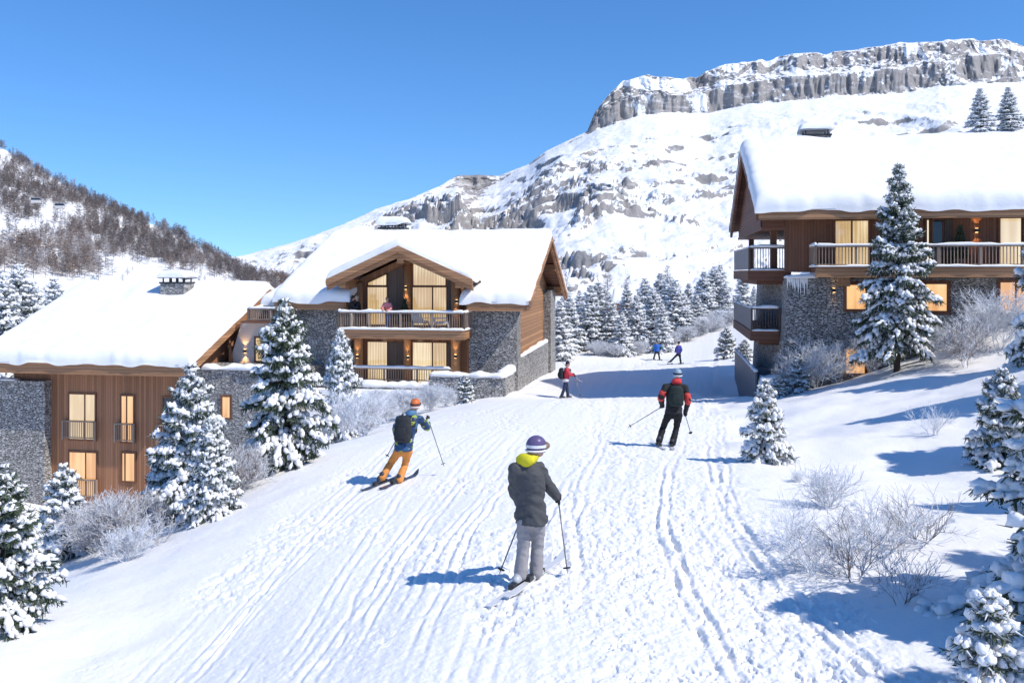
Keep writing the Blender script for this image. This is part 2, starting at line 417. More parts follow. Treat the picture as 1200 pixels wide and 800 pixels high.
def ground():
    R = np.concatenate([np.linspace(.4, 6.4, 16)[:-1], 1 / np.linspace(1 / 6.4, 1 / 62, 760), np.exp(np.linspace(math.log(62), math.log(6500), 120))[1:]])
    a = math.radians(35.5)
    th = np.concatenate([np.linspace(-a, a, 1080), np.linspace(a, 2 * math.pi - a, 150)[1:-1]])
    RR, TT = np.meshgrid(R, th, indexing='ij')
    X = RR * np.sin(TT); Y = RR * np.cos(TT)
    Z = H(X, Y)
    V = np.stack([X, Y, Z], -1).reshape(-1, 3)
    nr, nt = RR.shape
    i = np.arange(nr - 1)[:, None]; j = np.arange(nt)[None, :]; j2 = (j + 1) % nt
    Q = np.stack([i * nt + j + 0 * i, (i + 1) * nt + j, (i + 1) * nt + j2, i * nt + j2], -1).reshape(-1, 4)
    V = np.vstack([V, [[0, 0, Hs(0, 0)]]])
    me = mesh_np('snow_ground', V, Q[:, ::-1], True)
    t = NT('snow_ground'); c = t.coord('Object')
    n1 = t.noise(c, 14, 5, .65); n2 = t.noise(c, 90, 2, .6)
    h = t.math('ADD', n1, t.math('MULTIPLY', n2, .2))
    t.bsdf(C4(.90, .885, .865), .6, t.bump(h, .42, .035), .3)
    return tag(link('snow_ground', me, t.mat), kind='structure')
ground()

def grid_quads(nr, nc):
    i = np.arange(nr - 1)[:, None]; j = np.arange(nc - 1)[None, :]
    return np.stack([i * nc + j, i * nc + j + 1, (i + 1) * nc + j + 1, (i + 1) * nc + j], -1).reshape(-1, 4)

def m_mountain():
    t = NT('mountain_snow_rock'); c = t.coord('Object')
    at = t.n('ShaderNodeAttribute', {'attribute_name': 'rock'}).outputs['Fac']
    n = t.noise(c, .05, 6, .65); n2 = t.noise(c, .012, 4, .6)
    st_ = t.noise(t.n('ShaderNodeMapping', None, Vector=c, Scale=(.07, .07, .03)).outputs[0], 1.0, 6, .7); s2_ = t.noise(t.n('ShaderNodeMapping', None, Vector=c, Scale=(.02, .02, .10)).outputs[0], 1.0, 4, .65)
    rk = t.mix(n, C4(.17, .16, .155), C4(.42, .39, .37)); rk = t.mix(t.n('ShaderNodeMapRange', None, i0=st_, i1=.34, i2=.5, i3=.42, i4=0.).outputs[0], rk, C4(.07, .065, .065)); rk = t.mix(t.n('ShaderNodeMapRange', None, i0=s2_, i1=.56, i2=.7).outputs[0], rk, C4(.6, .58, .57)); rk = t.mix(t.math('MULTIPLY', n2, .4), rk, C4(.36, .33, .29))
    d = t.noise(c, .16, 5, .7)
    d3 = t.noise(c, .055, 5, .75)
    f = t.n('ShaderNodeMapRange', None, i0=t.math('ADD', t.math('MULTIPLY', at, .86), t.math('ADD', t.math('MULTIPLY', t.math('SUBTRACT', d, .5), 1.5), t.math('MULTIPLY', t.math('SUBTRACT', d3, .5), 1.7))), i1=.44, i2=.54).outputs[0]
    col = t.mix(f, C4(.89, .885, .88), rk)
    t.bsdf(col, .8, t.bump(t.math('ADD', n, t.math('MULTIPLY', d, .35)), .5, 6.0), .2); return t.mat
M['mountain'] = m_mountain()

def mountain():
    sky = np.array([(150,330),(250,312),(300,295),(340,285),(400,265),(440,245),(480,233),(515,218),(535,206),(560,205),(585,206),(620,192),(640,177),(688,154),(697,132),(715,110),(730,96),(760,87),(800,93),(850,76),(880,73),(930,63),(1000,59),(1050,51),(1100,49),(1170,42),(1190,50),(1215,62),(1300,58),(1500,90),(1800,140)], float)
    foot = np.array([(150,330),(300,296),(535,218),(560,222),(585,214),(620,196),(640,181),(686,158),(700,150),(740,137),(770,132),(830,132),(880,122),(930,118),(1000,112),(1060,108),(1100,100),(1200,96),(1300,95),(1500,120),(1800,160)], float)
    nc = 1150; p = np.linspace(170, 1700, nc)
    es = (HZ - np.interp(p, sky[:, 0], sky[:, 1])) / F; ef = (HZ - np.interp(p, foot[:, 0], foot[:, 1])) / F
    az = (p - CXP) / F
    Rc = 1500 + 50 * fbm(p * .005, p * 0, 51, 2) - sstep(300, 600, 900 - p) * 250
    R0 = 330.0
    ns, ncl, nb = 420, 120, 30
    rows = []; rk = []
    for k in range(ns):
        t = (k / (ns - 1)); R = R0 + (Rc - R0) * t ** 1.15
        tt = (R - R0) / (Rc - R0)
        zb = -18 + (ef * Rc + 18) * (.22 * tt + .78 * tt ** 1.7)
        x = az * R
        am = np.clip(tt * 3, 0, 1) * (1 - .75 * sstep(.8, 1, tt))
        hg = sstep(60, 420, 820 - p + 140 * fbm(p * .01, tt * 3, 52, 2))      # rougher to the left and low
        wx = x + 70 * fbm(x * .006, R * .005, 48, 3); wR = R + 90 * fbm(x * .005 + 9, R * .006, 49, 3)
        gul = ridged(wx * .0042 + wR * .0016, wR * .0030 - wx * .0012, 53, 2); gu2 = ridged(wx * .014 + 3, wR * .012, 46, 3)
        ter = fbm(x * .004, R * .004, 54, 4)
        fall = ridged(p * .028 + tt * 3.0 + 1.6 * ter, tt * 1.6 + p * .002, 58, 4)
        z = zb + am * ((85 * (gul - .6) + 24 * (gu2 - .6)) * (.3 + .7 * hg) * (.25 + .75 * sstep(300, 560, p)) * sstep(0, .35, tt) + 16 * ter * (.4 + .6 * hg) + 11 * (fall - .62) * (.35 + .65 * hg))
        # rock bands: terraces
        per = 26.0; q = z / per + 1.3 * fbm(x * .006, R * .006, 55, 3); fr = q - np.floor(q)
        band = sstep(-.02, .3, fbm(x * .009, R * .008, 56, 5, .6) + .2 * hg - .12) * am
        z = z + band * (sstep(.52, .74, fr) - fr) * per * .42
        n1_ = fbm(wx * .010, wR * .016, 43, 5, .62) + .35 * fbm(x * .003, R * .004, 40, 2); n2_ = fbm(wx * .033, wR * .05, 39, 4, .6); cra = (1 - .85 * sstep(.55 + .3 * sstep(60, 420, 820 - p), .8 + .18 * sstep(60, 420, 820 - p), tt)) * np.clip(tt * 4, 0, 1)
        z = z + am * (4.0 * fbm(x * .03, R * .03, 57, 4) + 1.5 * fbm(x * .11, R * .11, 59, 3)) + cra * (.15 + .75 * sstep(330, 560, p)) * (1 - .6 * sstep(640, 800, p)) * (1 - .9 * sstep(.8, .96, tt) * sstep(760, 640, p)) * (11 * sstep(.17, .23, n1_) + 9 * sstep(.30, .36, n1_) + 6 * sstep(.13, .2, n2_) * sstep(-.1, .15, n1_))
        rows.append(np.stack([x, R, z], -1)); rk.append(band * sstep(.5, .56, fr) * (1 - sstep(.72, .8, fr)) + .0 * z)
    top = rows[-1][:, 2]
    hcl = np.maximum(es * Rc - top, 0)
    butt = ridged(p * .011, p * 0 + .5, 61, 5, .62)
    for k in range(1, ncl):
        t = k / (ncl - 1)
        tv = .38 * vn(p * .011, p * 0 + 5, 62)
        prof = .52 * sstep(0, .38, t + tv * sstep(0, .3, t) * sstep(1, .6, t) + .10 * vn(p * .05, p * 0 + 3, 63)) + .10 * sstep(.38, .6, t) + .38 * sstep(.55, .98, t + .14 * vn(p * .06, p * 0 + 9, 64))
        lumpy = fbm(p * .035, t * 2.2 + p * 0, 65, 4)
        back = (30 + 90 * sstep(690, 1000, p)) * 1.0
        R = Rc + t * back - 60 * (butt - .6) * np.sin(min(1, t * 1.6) * math.pi / 2) * sstep(0, 40, hcl) - 15 * fbm(p * .10, t * 4 + p * 0, 66, 4, .6) * sstep(0, 40, hcl)
        z = top + hcl * np.clip(prof, 0, 1) * (1 + .0 * p) + np.sin(t * math.pi) * lumpy * hcl * .05
        z = np.maximum(z, top - 2); z = z * (R / Rc)
        if k == ncl - 1: z = z + 3.5 * fbm(p * .07, p * 0, 67, 3) * sstep(0, 60, hcl)
        rows.append(np.stack([az * R, R, z], -1)); rk.append(None)
    last = rows[-1]
    for k in range(1, nb):
        R = last[:, 1] + k * 40; z = last[:, 2] - 12 * k - 2 * k * k * .5
        rows.append(np.stack([az * R, R, z], -1)); rk.append(None)
    V = np.array(rows); nr = len(rows)
    # slope-driven rock
    dx = np.gradient(V, axis=1); dy = np.gradient(V, axis=0); N = np.cross(dx, dy); N /= (np.linalg.norm(N, axis=-1, keepdims=True) + 1e-9)
    nz = np.abs(N[..., 2])
    X, Y, Z = V[..., 0], V[..., 1], V[..., 2]
    rock = 1.0 - sstep(.56, .84, nz + .12 * fbm(X * .02, Y * .02 + Z * .02, 71, 3))
    for k in range(nr):
        tv = .38 * vn(p * .011, p * 0 + 5, 62)
        if k < ns:
            brk = fbm(X[k] * .035, Y[k] * .035 + Z[k] * .03, 72, 4, .6); hgk = sstep(60, 420, 820 - p)
            rock[k] = np.clip(rock[k] * .8 + .95 * rk[k] * sstep(-.3, .2, brk) + .35 * sstep(.1, .3, brk) * (.5 + .5 * hgk) * sstep(.1, .3, k / ns) * (1 - .75 * sstep(.66 + .2 * hgk, .9 + .08 * hgk, k / ns)), 0, 1)
        else:
            t = (k - ns) / ncl
            sn = sstep(.05, .4, fbm(p * .045 + t * 1.5, t * 6 + p * 0, 73, 4) - .10 + .30 * np.exp(-((t + tv * 1.2 - .48) / .13) ** 2) + .18 * vn(p * .018, p * 0 + t * 2, 60) - .16 * sstep(930, 1040, p) + .25 * sstep(1040, 900, p) * sstep(700, 780, p) * sstep(.4, .7, t))
            rock[k] = np.clip(rock[k] * .6 + .38, 0, 1) * (1 - .9 * sn * (1 - .6 * sstep(.0, .25, .25 - abs(t - .18)) )) if t < .97 else rock[k] * .5
    # the small rock peak on the ridge
    pk = np.exp(-(((p[None, :] - 553) / 22) ** 2)) * sstep(330, 440, np.arange(nr))[:, None]
    rock = np.clip(rock + 1.0 * pk, 0, 1)
    me = mesh_np('mountain', V.reshape(-1, 3), grid_quads(nr, nc), True)
    a = me.attributes.new('rock', 'FLOAT', 'POINT'); a.data.foreach_set('value', rock.ravel().astype(np.float32))
    tag(link('mountain', me, M['mountain']), kind='structure')
mountain()

HILL = {}
def hill():
    sky = np.array([(-700,60),(-300,100),(0,162),(12,168),(40,188),(100,218),(150,243),(200,263),(250,287),(300,312),(335,326),(370,340),(420,350)], float)
    nc, nr = 520, 260; p = np.linspace(-620, 420, nc); es = (HZ - np.interp(p, sky[:, 0], sky[:, 1])) / F
    Rt = np.interp(p, [-700, 0, 330, 420], [800, 780, 560, 520]); R0 = np.interp(p, [-700, 0, 420], [190, 190, 230])
    az = (p - CXP) / F; rows = []
    for k in range(nr):
        t = k / (nr - 41) if k < nr - 40 else 1 + (k - (nr - 41)) / 40 * .5
        R = R0 + (Rt - R0) * t; x = az * R
        zt = es * Rt - 7
        z = -16 + (zt + 16) * (.15 * t + .85 * t ** 1.55) if k < nr - 40 else zt - (t - 1) * 160
        z = z + np.clip(t * 2, 0, 1) * (9 * fbm(x * .012, R * .012, 81, 4) * (1 - .6 * sstep(.85, 1, t) * (t < 1.2)) + 2 * fbm(x * .06, R * .06, 82, 3))
        rows.append(np.stack([x, R + 0 * x, z], -1))
    V = np.array(rows); HILL['V'] = V[:nr - 38]; HILL['p'] = p
    dx = np.gradient(V, axis=1); dy = np.gradient(V, axis=0); N = np.cross(dx, dy); N /= np.linalg.norm(N, axis=-1, keepdims=True)
    rock = (1 - sstep(.6, .8, np.abs(N[..., 2]))) * .5 + .15 * sstep(.2, .5, fbm(V[..., 0] * .03, V[..., 1] * .03, 83, 3))
    me = mesh_np('hillside', V.reshape(-1, 3), grid_quads(nr, nc), True)
    a = me.attributes.new('rock', 'FLOAT', 'POINT'); a.data.foreach_set('value', rock.ravel().astype(np.float32))
    tag(link('hillside', me, M['mountain']), kind='structure')
hill()

# ------------------------------------------------------------------ leafless larches
def m_larch():
    t = NT('larch_twigs'); at = t.n('ShaderNodeAttribute', {'attribute_name': 'tint'}).outputs['Fac']
    nz = t.n('ShaderNodeSeparateXYZ', None, Vector=t.n('ShaderNodeNewGeometry').outputs['Normal']).outputs[2]
    c = t.ramp(at, [(0, (.13, .115, .115)), (.45, (.21, .175, .16)), (.75, (.27, .20, .16)), (1, (.50, .47, .46))])
    t.bsdf(c, .9, None, .1); return t.mat
M['larch'] = m_larch()
def larch_arrays(n, r, h=7.0, w=.16):
    """slender trunk plus thin twig blades"""
    V = []
    tz = r.uniform(.12, 1.0, n) ** .9; L = h * .34 * (1.05 - tz) * r.uniform(.5, 1.2, n) + .35
    a = r.uniform(0, 6.283, n); up = r.uniform(-.1, .7, n)
    b = np.stack([0 * a, 0 * a, tz * h], -1); d = np.stack([np.cos(a), np.sin(a), up], -1)
    st = r.uniform(0, .5, n)[:, None]
    p0 = b + d * L[:, None] * st; p1 = b + d * L[:, None]
    wv = r.normal(size=(n, 3)); wv /= np.linalg.norm(wv, axis=1, keepdims=True); wv *= w
    Q = np.stack([p0 - wv * .6, p0 + wv * .6, p1 + wv * .3, p1 - wv * .3], 1).reshape(-1, 3)
    tr = np.array([(-.11, 0, -1.0), (.11, 0, -1.0), (.03, 0, h), (-.03, 0, h), (0, -.11, -1.0), (0, .11, -1.0), (0, .03, h), (0, -.03, h)])
    return np.vstack([Q, tr])
def larches():
    r = np.random.default_rng(5); V = HILL['V']; nr, nc, _ = V.shape
    tmpl = [larch_arrays(85, r) for _ in range(7)]
    VS = []; TI = []; lone = []
    cnt = 0; tries = 0
    while cnt < 4600 and tries < 160000:
        tries += 1
        i = int(nr * r.uniform(.12, 1) ** .8) - 1; j = r.integers(0, nc)
        q = V[i, j]; px = CXP + F * q[0] / q[1]; py = HZ - F * q[2] / q[1]
        if px < -60 or px > 345: continue
        skyy = np.interp(px, [0, 100, 200, 300, 345], [162, 218, 263, 312, 330])
        dpt = py - skyy
        band = np.interp(px, [0, 60, 110, 160, 230, 300, 345], [86, 80, 66, 48, 38, 24, 22])
        dens = 1.0 * (1 - sstep(band * .7, band * 1.4, dpt + 9 * vn(px * .05, py * .08, 91)))
        low = sstep(276, 292, py) * (1 - sstep(312, 324, py - .1 * px)) * (1 - sstep(95, 140, px + 10 * vn(py * .2, px * .1, 95)))
        dens = max(dens, low * .95, .025 * (px > 200))
        dens *= 1 - .92 * sstep(.25, .5, fbm(px * .035, py * .06, 93, 3))
        dens *= 1 - .8 * sstep(.1, .4, fbm(px * .12, py * .17, 94, 2))
        if 55 < px < 100 and 240 < py < 262: dens *= .3
        if r.random() > dens: continue
        s = r.uniform(.7, 1.35); a = r.uniform(0, 6.28); c, sn = math.cos(a), math.sin(a)
        T = tmpl[r.integers(7)] * s
        W = np.stack([T[:, 0] * c - T[:, 1] * sn, T[:, 0] * sn + T[:, 1] * c, T[:, 2]], -1) + q
        VS.append(W)
        ti = np.clip(.4 + .28 * fbm(px * .03, py * .05, 97, 2) + (.25 if low > .5 else 0) + r.normal() * .16, 0, 1)
        if r.random() < .14: ti = .95
        TI.append(np.full(len(W), ti)); cnt += 1
    VS = np.vstack(VS); TI = np.concatenate(TI)
    me = mesh_np('larch_wood', VS, np.arange(len(VS)).reshape(-1, 4))
    a = me.attributes.new('tint', 'FLOAT', 'POINT'); a.data.foreach_set('value', TI.astype(np.float32))
    tag(link('larch_wood', me, M['larch']), 'brown leafless larch wood covering the left hillside', 'forest', kind='stuff')
    # lone larches one can tell apart
    ord_ = [('small lone bare larch on the open snow below the hillside wood', 152, 300, 10), ('lone bare larch low on the white hillside beside a red skier', 150, 322, 11), ('bare larch standing alone to the right of the open slope', 183, 297, 9),
            ('thin bare larch near the foot of the left hillside, above the left chimney', 200, 318, 12), ('bare larch beside the hillside chimney view, brown and narrow', 236, 326, 13),
            ('faint bare larch on the open slope between two others', 168, 296, 8), ('short bare larch just above the left chalet ridge', 143, 330, 9)]
    for lab, px, py, hp in ord_:
        d = (CXP + F * V[..., 0] / V[..., 1] - px) ** 2 + (HZ - F * V[..., 2] / V[..., 1] - py) ** 2
        k = np.unravel_index(np.argmin(d), d.shape); q = V[k]
        lone_larch(q, hp * q[1] / F, lab, 'lone larches on the left hillside')
def lone_larch(q, h, lab, group, n=150):
    r = np.random.default_rng(int(abs(q[0] * 10)) + 3)
    root = empty('larch', (q[0], q[1], q[2] - .1), 0, lab, 'tree', group)
    A = larch_arrays(n, r, 7.0, .075)[:-8] * (h / 7)
    me = mesh_np('crown', A, np.arange(len(A)).reshape(-1, 4))
    at = me.attributes.new('tint', 'FLOAT', 'POINT'); at.data.foreach_set('value', np.full(len(A), .3, np.float32))
    link('crown', me, M['larch'], root)
    MB().tube([(0, 0, -.5), (0, 0, h * .5), (0.02 * h, 0, h)], [h * .018, h * .012, h * .003], 6).build('trunk', M['bark'], root)
larches()
# ------------------------------------------------------------------ snow laden spruces
def _ico(sub):
    import bmesh
    bm = bmesh.new(); bmesh.ops.create_icosphere(bm, subdivisions=sub, radius=1.0)
    V = np.array([v.co[:] for v in bm.verts]); Fc = np.array([[v.index for v in f.verts] for f in bm.faces]); bm.free(); return V, Fc
ICO = _ico(2); ICO1 = _ico(1)
def spruce_meshes(h, rad, whorls, per, seed, spray=.34, wid=.2, thick=.15, snowp=.82, needles=16, low=.05, frost=.12, top_up=.9, droop=.38, ico=None, gap=.0, two=True):
    r = np.random.default_rng(seed); pos = []; axs = []; ln = []; wd = []; sn = []
    wood = MB()
    wood.tube([(0, 0, -.4), (0, 0, h * .35), (.006 * h, 0, h * .7), (0, 0, h * .98)], [h * .021, h * .016, h * .009, h * .002], 8)
    ga = 0
    for w in range(whorls):
        f = (w + r.uniform(-.35, .35)) / (whorls - 1); f = min(max(f, 0), 1)
        zb = h * (low + (.97 - low) * f ** .95)
        Lm = rad * (1 - f) ** .95 * (1 if f > .12 else .82 + f * 1.5) + .010 * h
        n = max(3, int(per * (1 - .5 * f)))
        for b in range(n):
            ga += 2.39996; a = ga + r.uniform(-.3, .3); L = Lm * r.uniform(.6, 1.2)
            if r.random() < gap: continue
            up0 = top_up * f ** 1.5 + .05 - .22 * (1 - f)
            dr = droop * (1 - f) * r.uniform(.6, 1.4)
            hd = np.array([math.cos(a), math.sin(a), 0.]); sd = np.array([-hd[1], hd[0], 0.])
            m = max(2, int(L / (spray * .62)))
            def bp(t): return np.array([0, 0, zb]) + hd * L * t + np.array([0, 0, L * (up0 * t - dr * t * t + .10 * t ** 4)])
            wood.tube([bp(0), bp(.5), bp(.95)], [.006 * h * (1 - f) + .006, .004 * h * (1 - f) + .004, .003], 4, False)
            for k in range(m + 1):
                t = (k + .6) / (m + .6)
                if t < .16: continue
                p = bp(t); tg = bp(min(1, t + .08)) - bp(t - .08); tg /= np.linalg.norm(tg)
                pos.append(p); axs.append(tg); ln.append(spray * r.uniform(.8, 1.25) * (1 - .45 * sstep(.7, 1, f))); wd.append(wid * r.uniform(.7, 1.2) * (1 - .5 * sstep(.7, 1, f))); sn.append(snowp * (.55 + .45 * t) * (.8 + .2 * f))
                ll = L * .42 * (1 - t) + spray * .35
                for sg in (-1, 1):
                    ang = r.uniform(.6, 1.0); q = tg * math.cos(ang) + sd * sg * math.sin(ang) + np.array([0, 0, -.16 - .1 * (1 - f)]); q /= np.linalg.norm(q)
                    mm = max(1, int(ll / (spray * .7)))
                    for e in range(mm):
                        s = (e + .55) / mm
                        pos.append(p + q * ll * s + np.array([0, 0, -.12 * ll * s * s])); axs.append(q); ln.append(spray * r.uniform(.65, 1.1) * (1 - .45 * sstep(.7, 1, f))); wd.append(wid * r.uniform(.6, 1.0) * (1 - .5 * sstep(.7, 1, f))); sn.append(snowp * r.uniform(.6, 1.05) * (.7 + .3 * t))
    pos = np.array(pos); axs = np.array(axs); ln = np.array(ln); wd = np.array(wd); sn = np.array(sn); n = len(pos)
    up = np.tile([0., 0., 1.], (n, 1)); sd = np.cross(axs, up); sd /= (np.linalg.norm(sd, axis=1, keepdims=True) + 1e-9); u2 = np.cross(sd, axs)
    # needles: short blades hanging off each twig
    K = needles; t = r.uniform(-.55, .6, (n, K)); ang = r.uniform(0, 6.283, (n, K))
    rad_ = np.cos(ang)[..., None] * sd[:, None] + np.sin(ang)[..., None] * u2[:, None]
    d = axs[:, None] * r.uniform(.35, .9, (n, K, 1)) + rad_ * .75 + np.array([0, 0, -.38]); d /= np.linalg.norm(d, axis=-1, keepdims=True)
    l = (wd[:, None] * r.uniform(.55, 1.15, (n, K)))[..., None]
    p0 = pos[:, None] + axs[:, None] * (t * ln[:, None])[..., None]; p1 = p0 + d * l
    wv = np.cross(d, r.normal(size=(n, K, 3))); wv /= (np.linalg.norm(wv, axis=-1, keepdims=True) + 1e-9); wv *= (wd[:, None, None] * .10)
    NV = np.stack([p0 - wv, p0 + wv, p1 + wv * .4, p1 - wv * .4], 2).reshape(-1, 3)
    fr = np.repeat((r.random((n, K)) < frost).astype(np.float32).ravel() * r.uniform(.5, 1, n * K), 4)
    # snow pillows
    IV, IF = ico or ICO1
    keep = r.random(n) < sn; kp, ka, ks, ku = pos[keep], axs[keep], sd[keep], u2[keep]; kl, kw = ln[keep], wd[keep]; kq = wd[keep]
    if two:
        sh_ = (r.uniform(.15, .38, len(kp)) * kl)[:, None] * ka; so_ = (r.normal(size=len(kp)) * .22 * kw)[:, None] * ks
        kp = np.vstack([kp + sh_ + so_, kp - sh_ - so_]); ka, ks, ku = [np.vstack([q, q]) for q in (ka, ks, ku)]; kl = np.concatenate([kl * r.uniform(.55, .8, len(kl)), kl * r.uniform(.55, .85, len(kl))]); kq = np.concatenate([kq, kq]); kw = np.concatenate([kw * r.uniform(.75, 1.05, len(kw)), kw * r.uniform(.8, 1.15, len(kw))])
    m = len(kp)
    th = thick * r.uniform(.6, 1.3, m) * (kw / wid)
    jit = 1 + r.normal(size=(m, len(IV), 1)) * .16
    L3 = IV[None] * jit
    LV = kp[:, None] + ku[:, None] * (kq * .16 + th * .3)[:, None, None] + ka[:, None] * (L3[..., 0:1] * (kl * .56)[:, None, None]) + ks[:, None] * (L3[..., 1:2] * (kw * .52)[:, None, None]) + ku[:, None] * (np.where(L3[..., 2:3] < 0, L3[..., 2:3] * .45, L3[..., 2:3]) * (th * .75)[:, None, None])
    SV = LV.reshape(-1, 3); SF = (IF[None] + (np.arange(m) * len(IV))[:, None, None]).reshape(-1, 3)
    wm = wood.mesh('trunk')
    cm = mesh_np('crown', NV, np.arange(len(NV)).reshape(-1, 4))
    at = cm.attributes.new('frost', 'FLOAT', 'POINT'); at.data.foreach_set('value', fr.astype(np.float32))
    sm = mesh_np('snow_load', SV, SF, True)
    for me, mt in ((wm, 'bark'), (cm, 'foliage'), (sm, 'snow_tree')): me.materials.append(M[mt])
    return wm, cm, sm
KIND = {
 'tall_a': (spruce_meshes(7.5, 1.85, 28, 10, 11, .36, .21, .15, .76, 17, .16, .2, gap=.14), 7.5),
 'bough': (spruce_meshes(3.0, 1.5, 15, 10, 31, .24, .15, .11, .97, 16, .03, .35, ico=ICO, droop=.45), 3.0),
 'mid_a': (spruce_meshes(4.2, 1.45, 22, 10, 12, .28, .18, .15, 1.0, 13, .04, .35, gap=.12), 4.2),
 'mid_b': (spruce_meshes(3.6, 1.1, 21, 11, 13, .27, .17, .145, 1.0, 12, .03, .4), 3.6),
 'mid_c': (spruce_meshes(4.2, 1.5, 20, 10, 17, .31, .195, .155, .82, 18, .04, .12, droop=.55, gap=.15), 4.2),
 'low_a': (spruce_meshes(1.7, .62, 13, 9, 14, .16, .10, .085, .95, 14, .06, .3, ico=ICO), 1.7),
 'low_b': (spruce_meshes(1.8, .75, 13, 9, 15, .17, .11, .085, .86, 18, .02, .22, ico=ICO), 1.8),
 'low_c': (spruce_meshes(1.0, .42, 10, 8, 16, .135, .085, .085, 1.0, 10, .05, .35, ico=ICO), 1.0),
 'far_a': (spruce_meshes(7.0, 1.6, 19, 9, 18, .45, .28, .21, .95, 8, .03, .6), 7.0),
 'far_b': (spruce_meshes(7.0, 1.25, 20, 9, 19, .42, .26, .2, .97, 8, .03, .6), 7.0),
}
PROTO = {}
def spruce(px, top, base, D, kind, label, group, wide=1.0, sink=.06, dz=None, name='spruce_tree'):
    q = P(px, base, D); z = Hs(q[0], q[1]); z = max(min(z, z), z) - sink
    h = (HZ - top) / F * D - z
    ms, h0 = KIND[kind]
    s = h / h0
    rz = random.uniform(0, 6.28)
    if kind not in PROTO:
        root = empty(name, (q[0], q[1], z), rz, label, 'tree', group)
        for nm, me in zip(('trunk', 'crown', 'snow_load'), ms): link(nm, me, None, root)
        PROTO[kind] = root
    else:
        root = copy_tree(PROTO[kind]); root.location = (q[0], q[1], z); root.rotation_euler = (0, 0, rz)
        tag(root, label, 'tree'); 
        if 'group' in root: del root['group']
        if group: root['group'] = group
    root.scale = (s * wide * random.uniform(.92, 1.1), s * wide * random.uniform(.92, 1.1), s); root.rotation_euler = (random.uniform(-.025, .025), random.uniform(-.025, .025), rz)
    return root
LB = 'spruces on the left bank'; RB = 'spruces on the right bank'
spruce(2, 545, 745, 11.2, 'mid_c', 'broad dark snowy spruce at the left edge below the stone corner', LB, 1.0)
spruce(75, 545, 660, 18, 'low_a', 'slim small snowy spruce in front of the slatted wood facade of the left chalet', LB, .95)
spruce(224, 425, 608, 18.6, 'mid_a', 'tall snowy spruce hiding the right corner of the left chalet facade', LB, .9)
spruce(246, 488, 618, 16.6, 'mid_b', 'snow-caked spruce in front of the taller spruce by the left chalet', LB, .85)
spruce(190, 515, 606, 19, 'mid_b', 'small snowy spruce tucked against the left side of the taller spruce', LB, .95)
spruce(337, 350, 558, 20.4, 'mid_c', 'largest left bank spruce, standing before the pale plaster link with green boughs hanging low', LB, .86)
spruce(402, 386, 512, 29, 'mid_b', 'narrow snowy spruce at the left end of the chalet balcony', LB, .75)
spruce(545, 440, 478, 38.5, 'low_b', 'little round spruce against the low stone terrace wall', LB, 1.1)
spruce(1051, 190, 433, 33, 'tall_a', 'tall spruce with bare lower trunk in front of the right chalet', RB, .8)
spruce(896, 446, 542, 17, 'low_a', 'small snow-laden spruce on the edge of the piste with its stem showing', RB, .95)
spruce(1176, 432, 547, 16, 'low_b', 'dark squat spruce on the shaded right bank at the picture edge', RB, .95)
spruce(936, 415, 458, 36, 'low_b', 'tiny dark spruce at the foot of the right chalet stone wall', RB, 1.0)
spruce(913, 440, 463, 35.5, 'low_b', 'lowest tiny spruce beside the snowy terrace corner of the right chalet', RB, 1.2)
spruce(1163, 697, 838, 6.5, 'low_c', 'thickly snow-coated young spruce in the bottom right corner', RB, 1.0)
spruce(1316, 365, 690, 7.8, 'bough', 'leaning-in snowy boughs of a spruce at the right edge above the coated young spruce', RB, 1.0)
spruce(1252, 190, 440, 27, 'mid_a', 'blue-shaded snowy boughs entering at the right edge before the chalet windows', RB, .8)
# trees just out of frame whose shade falls on the right bank
for q in ((12.6, 15.2, 5.2), (15.2, 20.5, 5.6), (10.2, 11.2, 4.0), (7.6, 7.0, 4.4), (9.4, 7.6, 5.0), (6.3, 5.5, 3.5)):
    pxx = CXP + F * q[0] / q[1]; spruce(pxx, HZ - F * (Hs(q[0], q[1]) + q[2]) / q[1], 500, q[1], 'mid_c', 'snowy spruce standing beyond the right edge, shading the bank', 'shade trees beyond the right edge')
# grove beyond the piste
gv = [(655,352,432,66),(668,346,428,72),(690,334,422,73),(701,331,419,75),(716,346,420,73),(729,366,418,71),(746,346,414,74),(765,338,408,77),(776,356,408,73),(791,328,400,79),(802,344,398,79),(816,345,396,80),(826,318,390,84),(838,312,388,85),(850,332,386,84),(861,348,382,86)]
ORD = ['first','second','third','fourth','fifth','sixth','seventh','eighth','ninth','tenth','eleventh','twelfth','thirteenth','fourteenth','fifteenth','sixteenth']
for k, (px, tp, bs, D) in enumerate(gv):
    tall = 'tall' if bs - tp > 80 else ('low' if bs - tp < 55 else 'mid height')
    spruce(px, tp, bs, D, 'far_a' if k % 2 else 'far_b', "%s snowy spruce, %s from left in the front row of the far grove" % (tall, ORD[k]), 'spruce grove beyond the piste', random.uniform(1.2, 1.5))
bv = [(660,345,96),(679,340,98),(710,336,100),(736,333,102),(756,326,99),(772,320,103),(784,324,100),(806,332,104),(820,328,100),(846,310,106),(870,318,100),(884,335,96),(872,360,88)]
for k, (px, tp, D) in enumerate(bv):
    spruce(px, tp, 380, D, 'far_b' if k % 2 else 'far_a', 'snowy spruce, %s from left in the back row of the far grove' % ORD[k], 'spruce grove beyond the piste', random.uniform(1.2, 1.5))
spruce(852, 384, 406, 62, 'low_b', 'tiny dark spruce at the right edge of the far piste', 'tiny spruces along the far piste', 1.0)
spruce(873, 398, 412, 58, 'low_b', 'very small dark bush-like spruce by the dark slate terrace', 'tiny spruces along the far piste', 1.1)
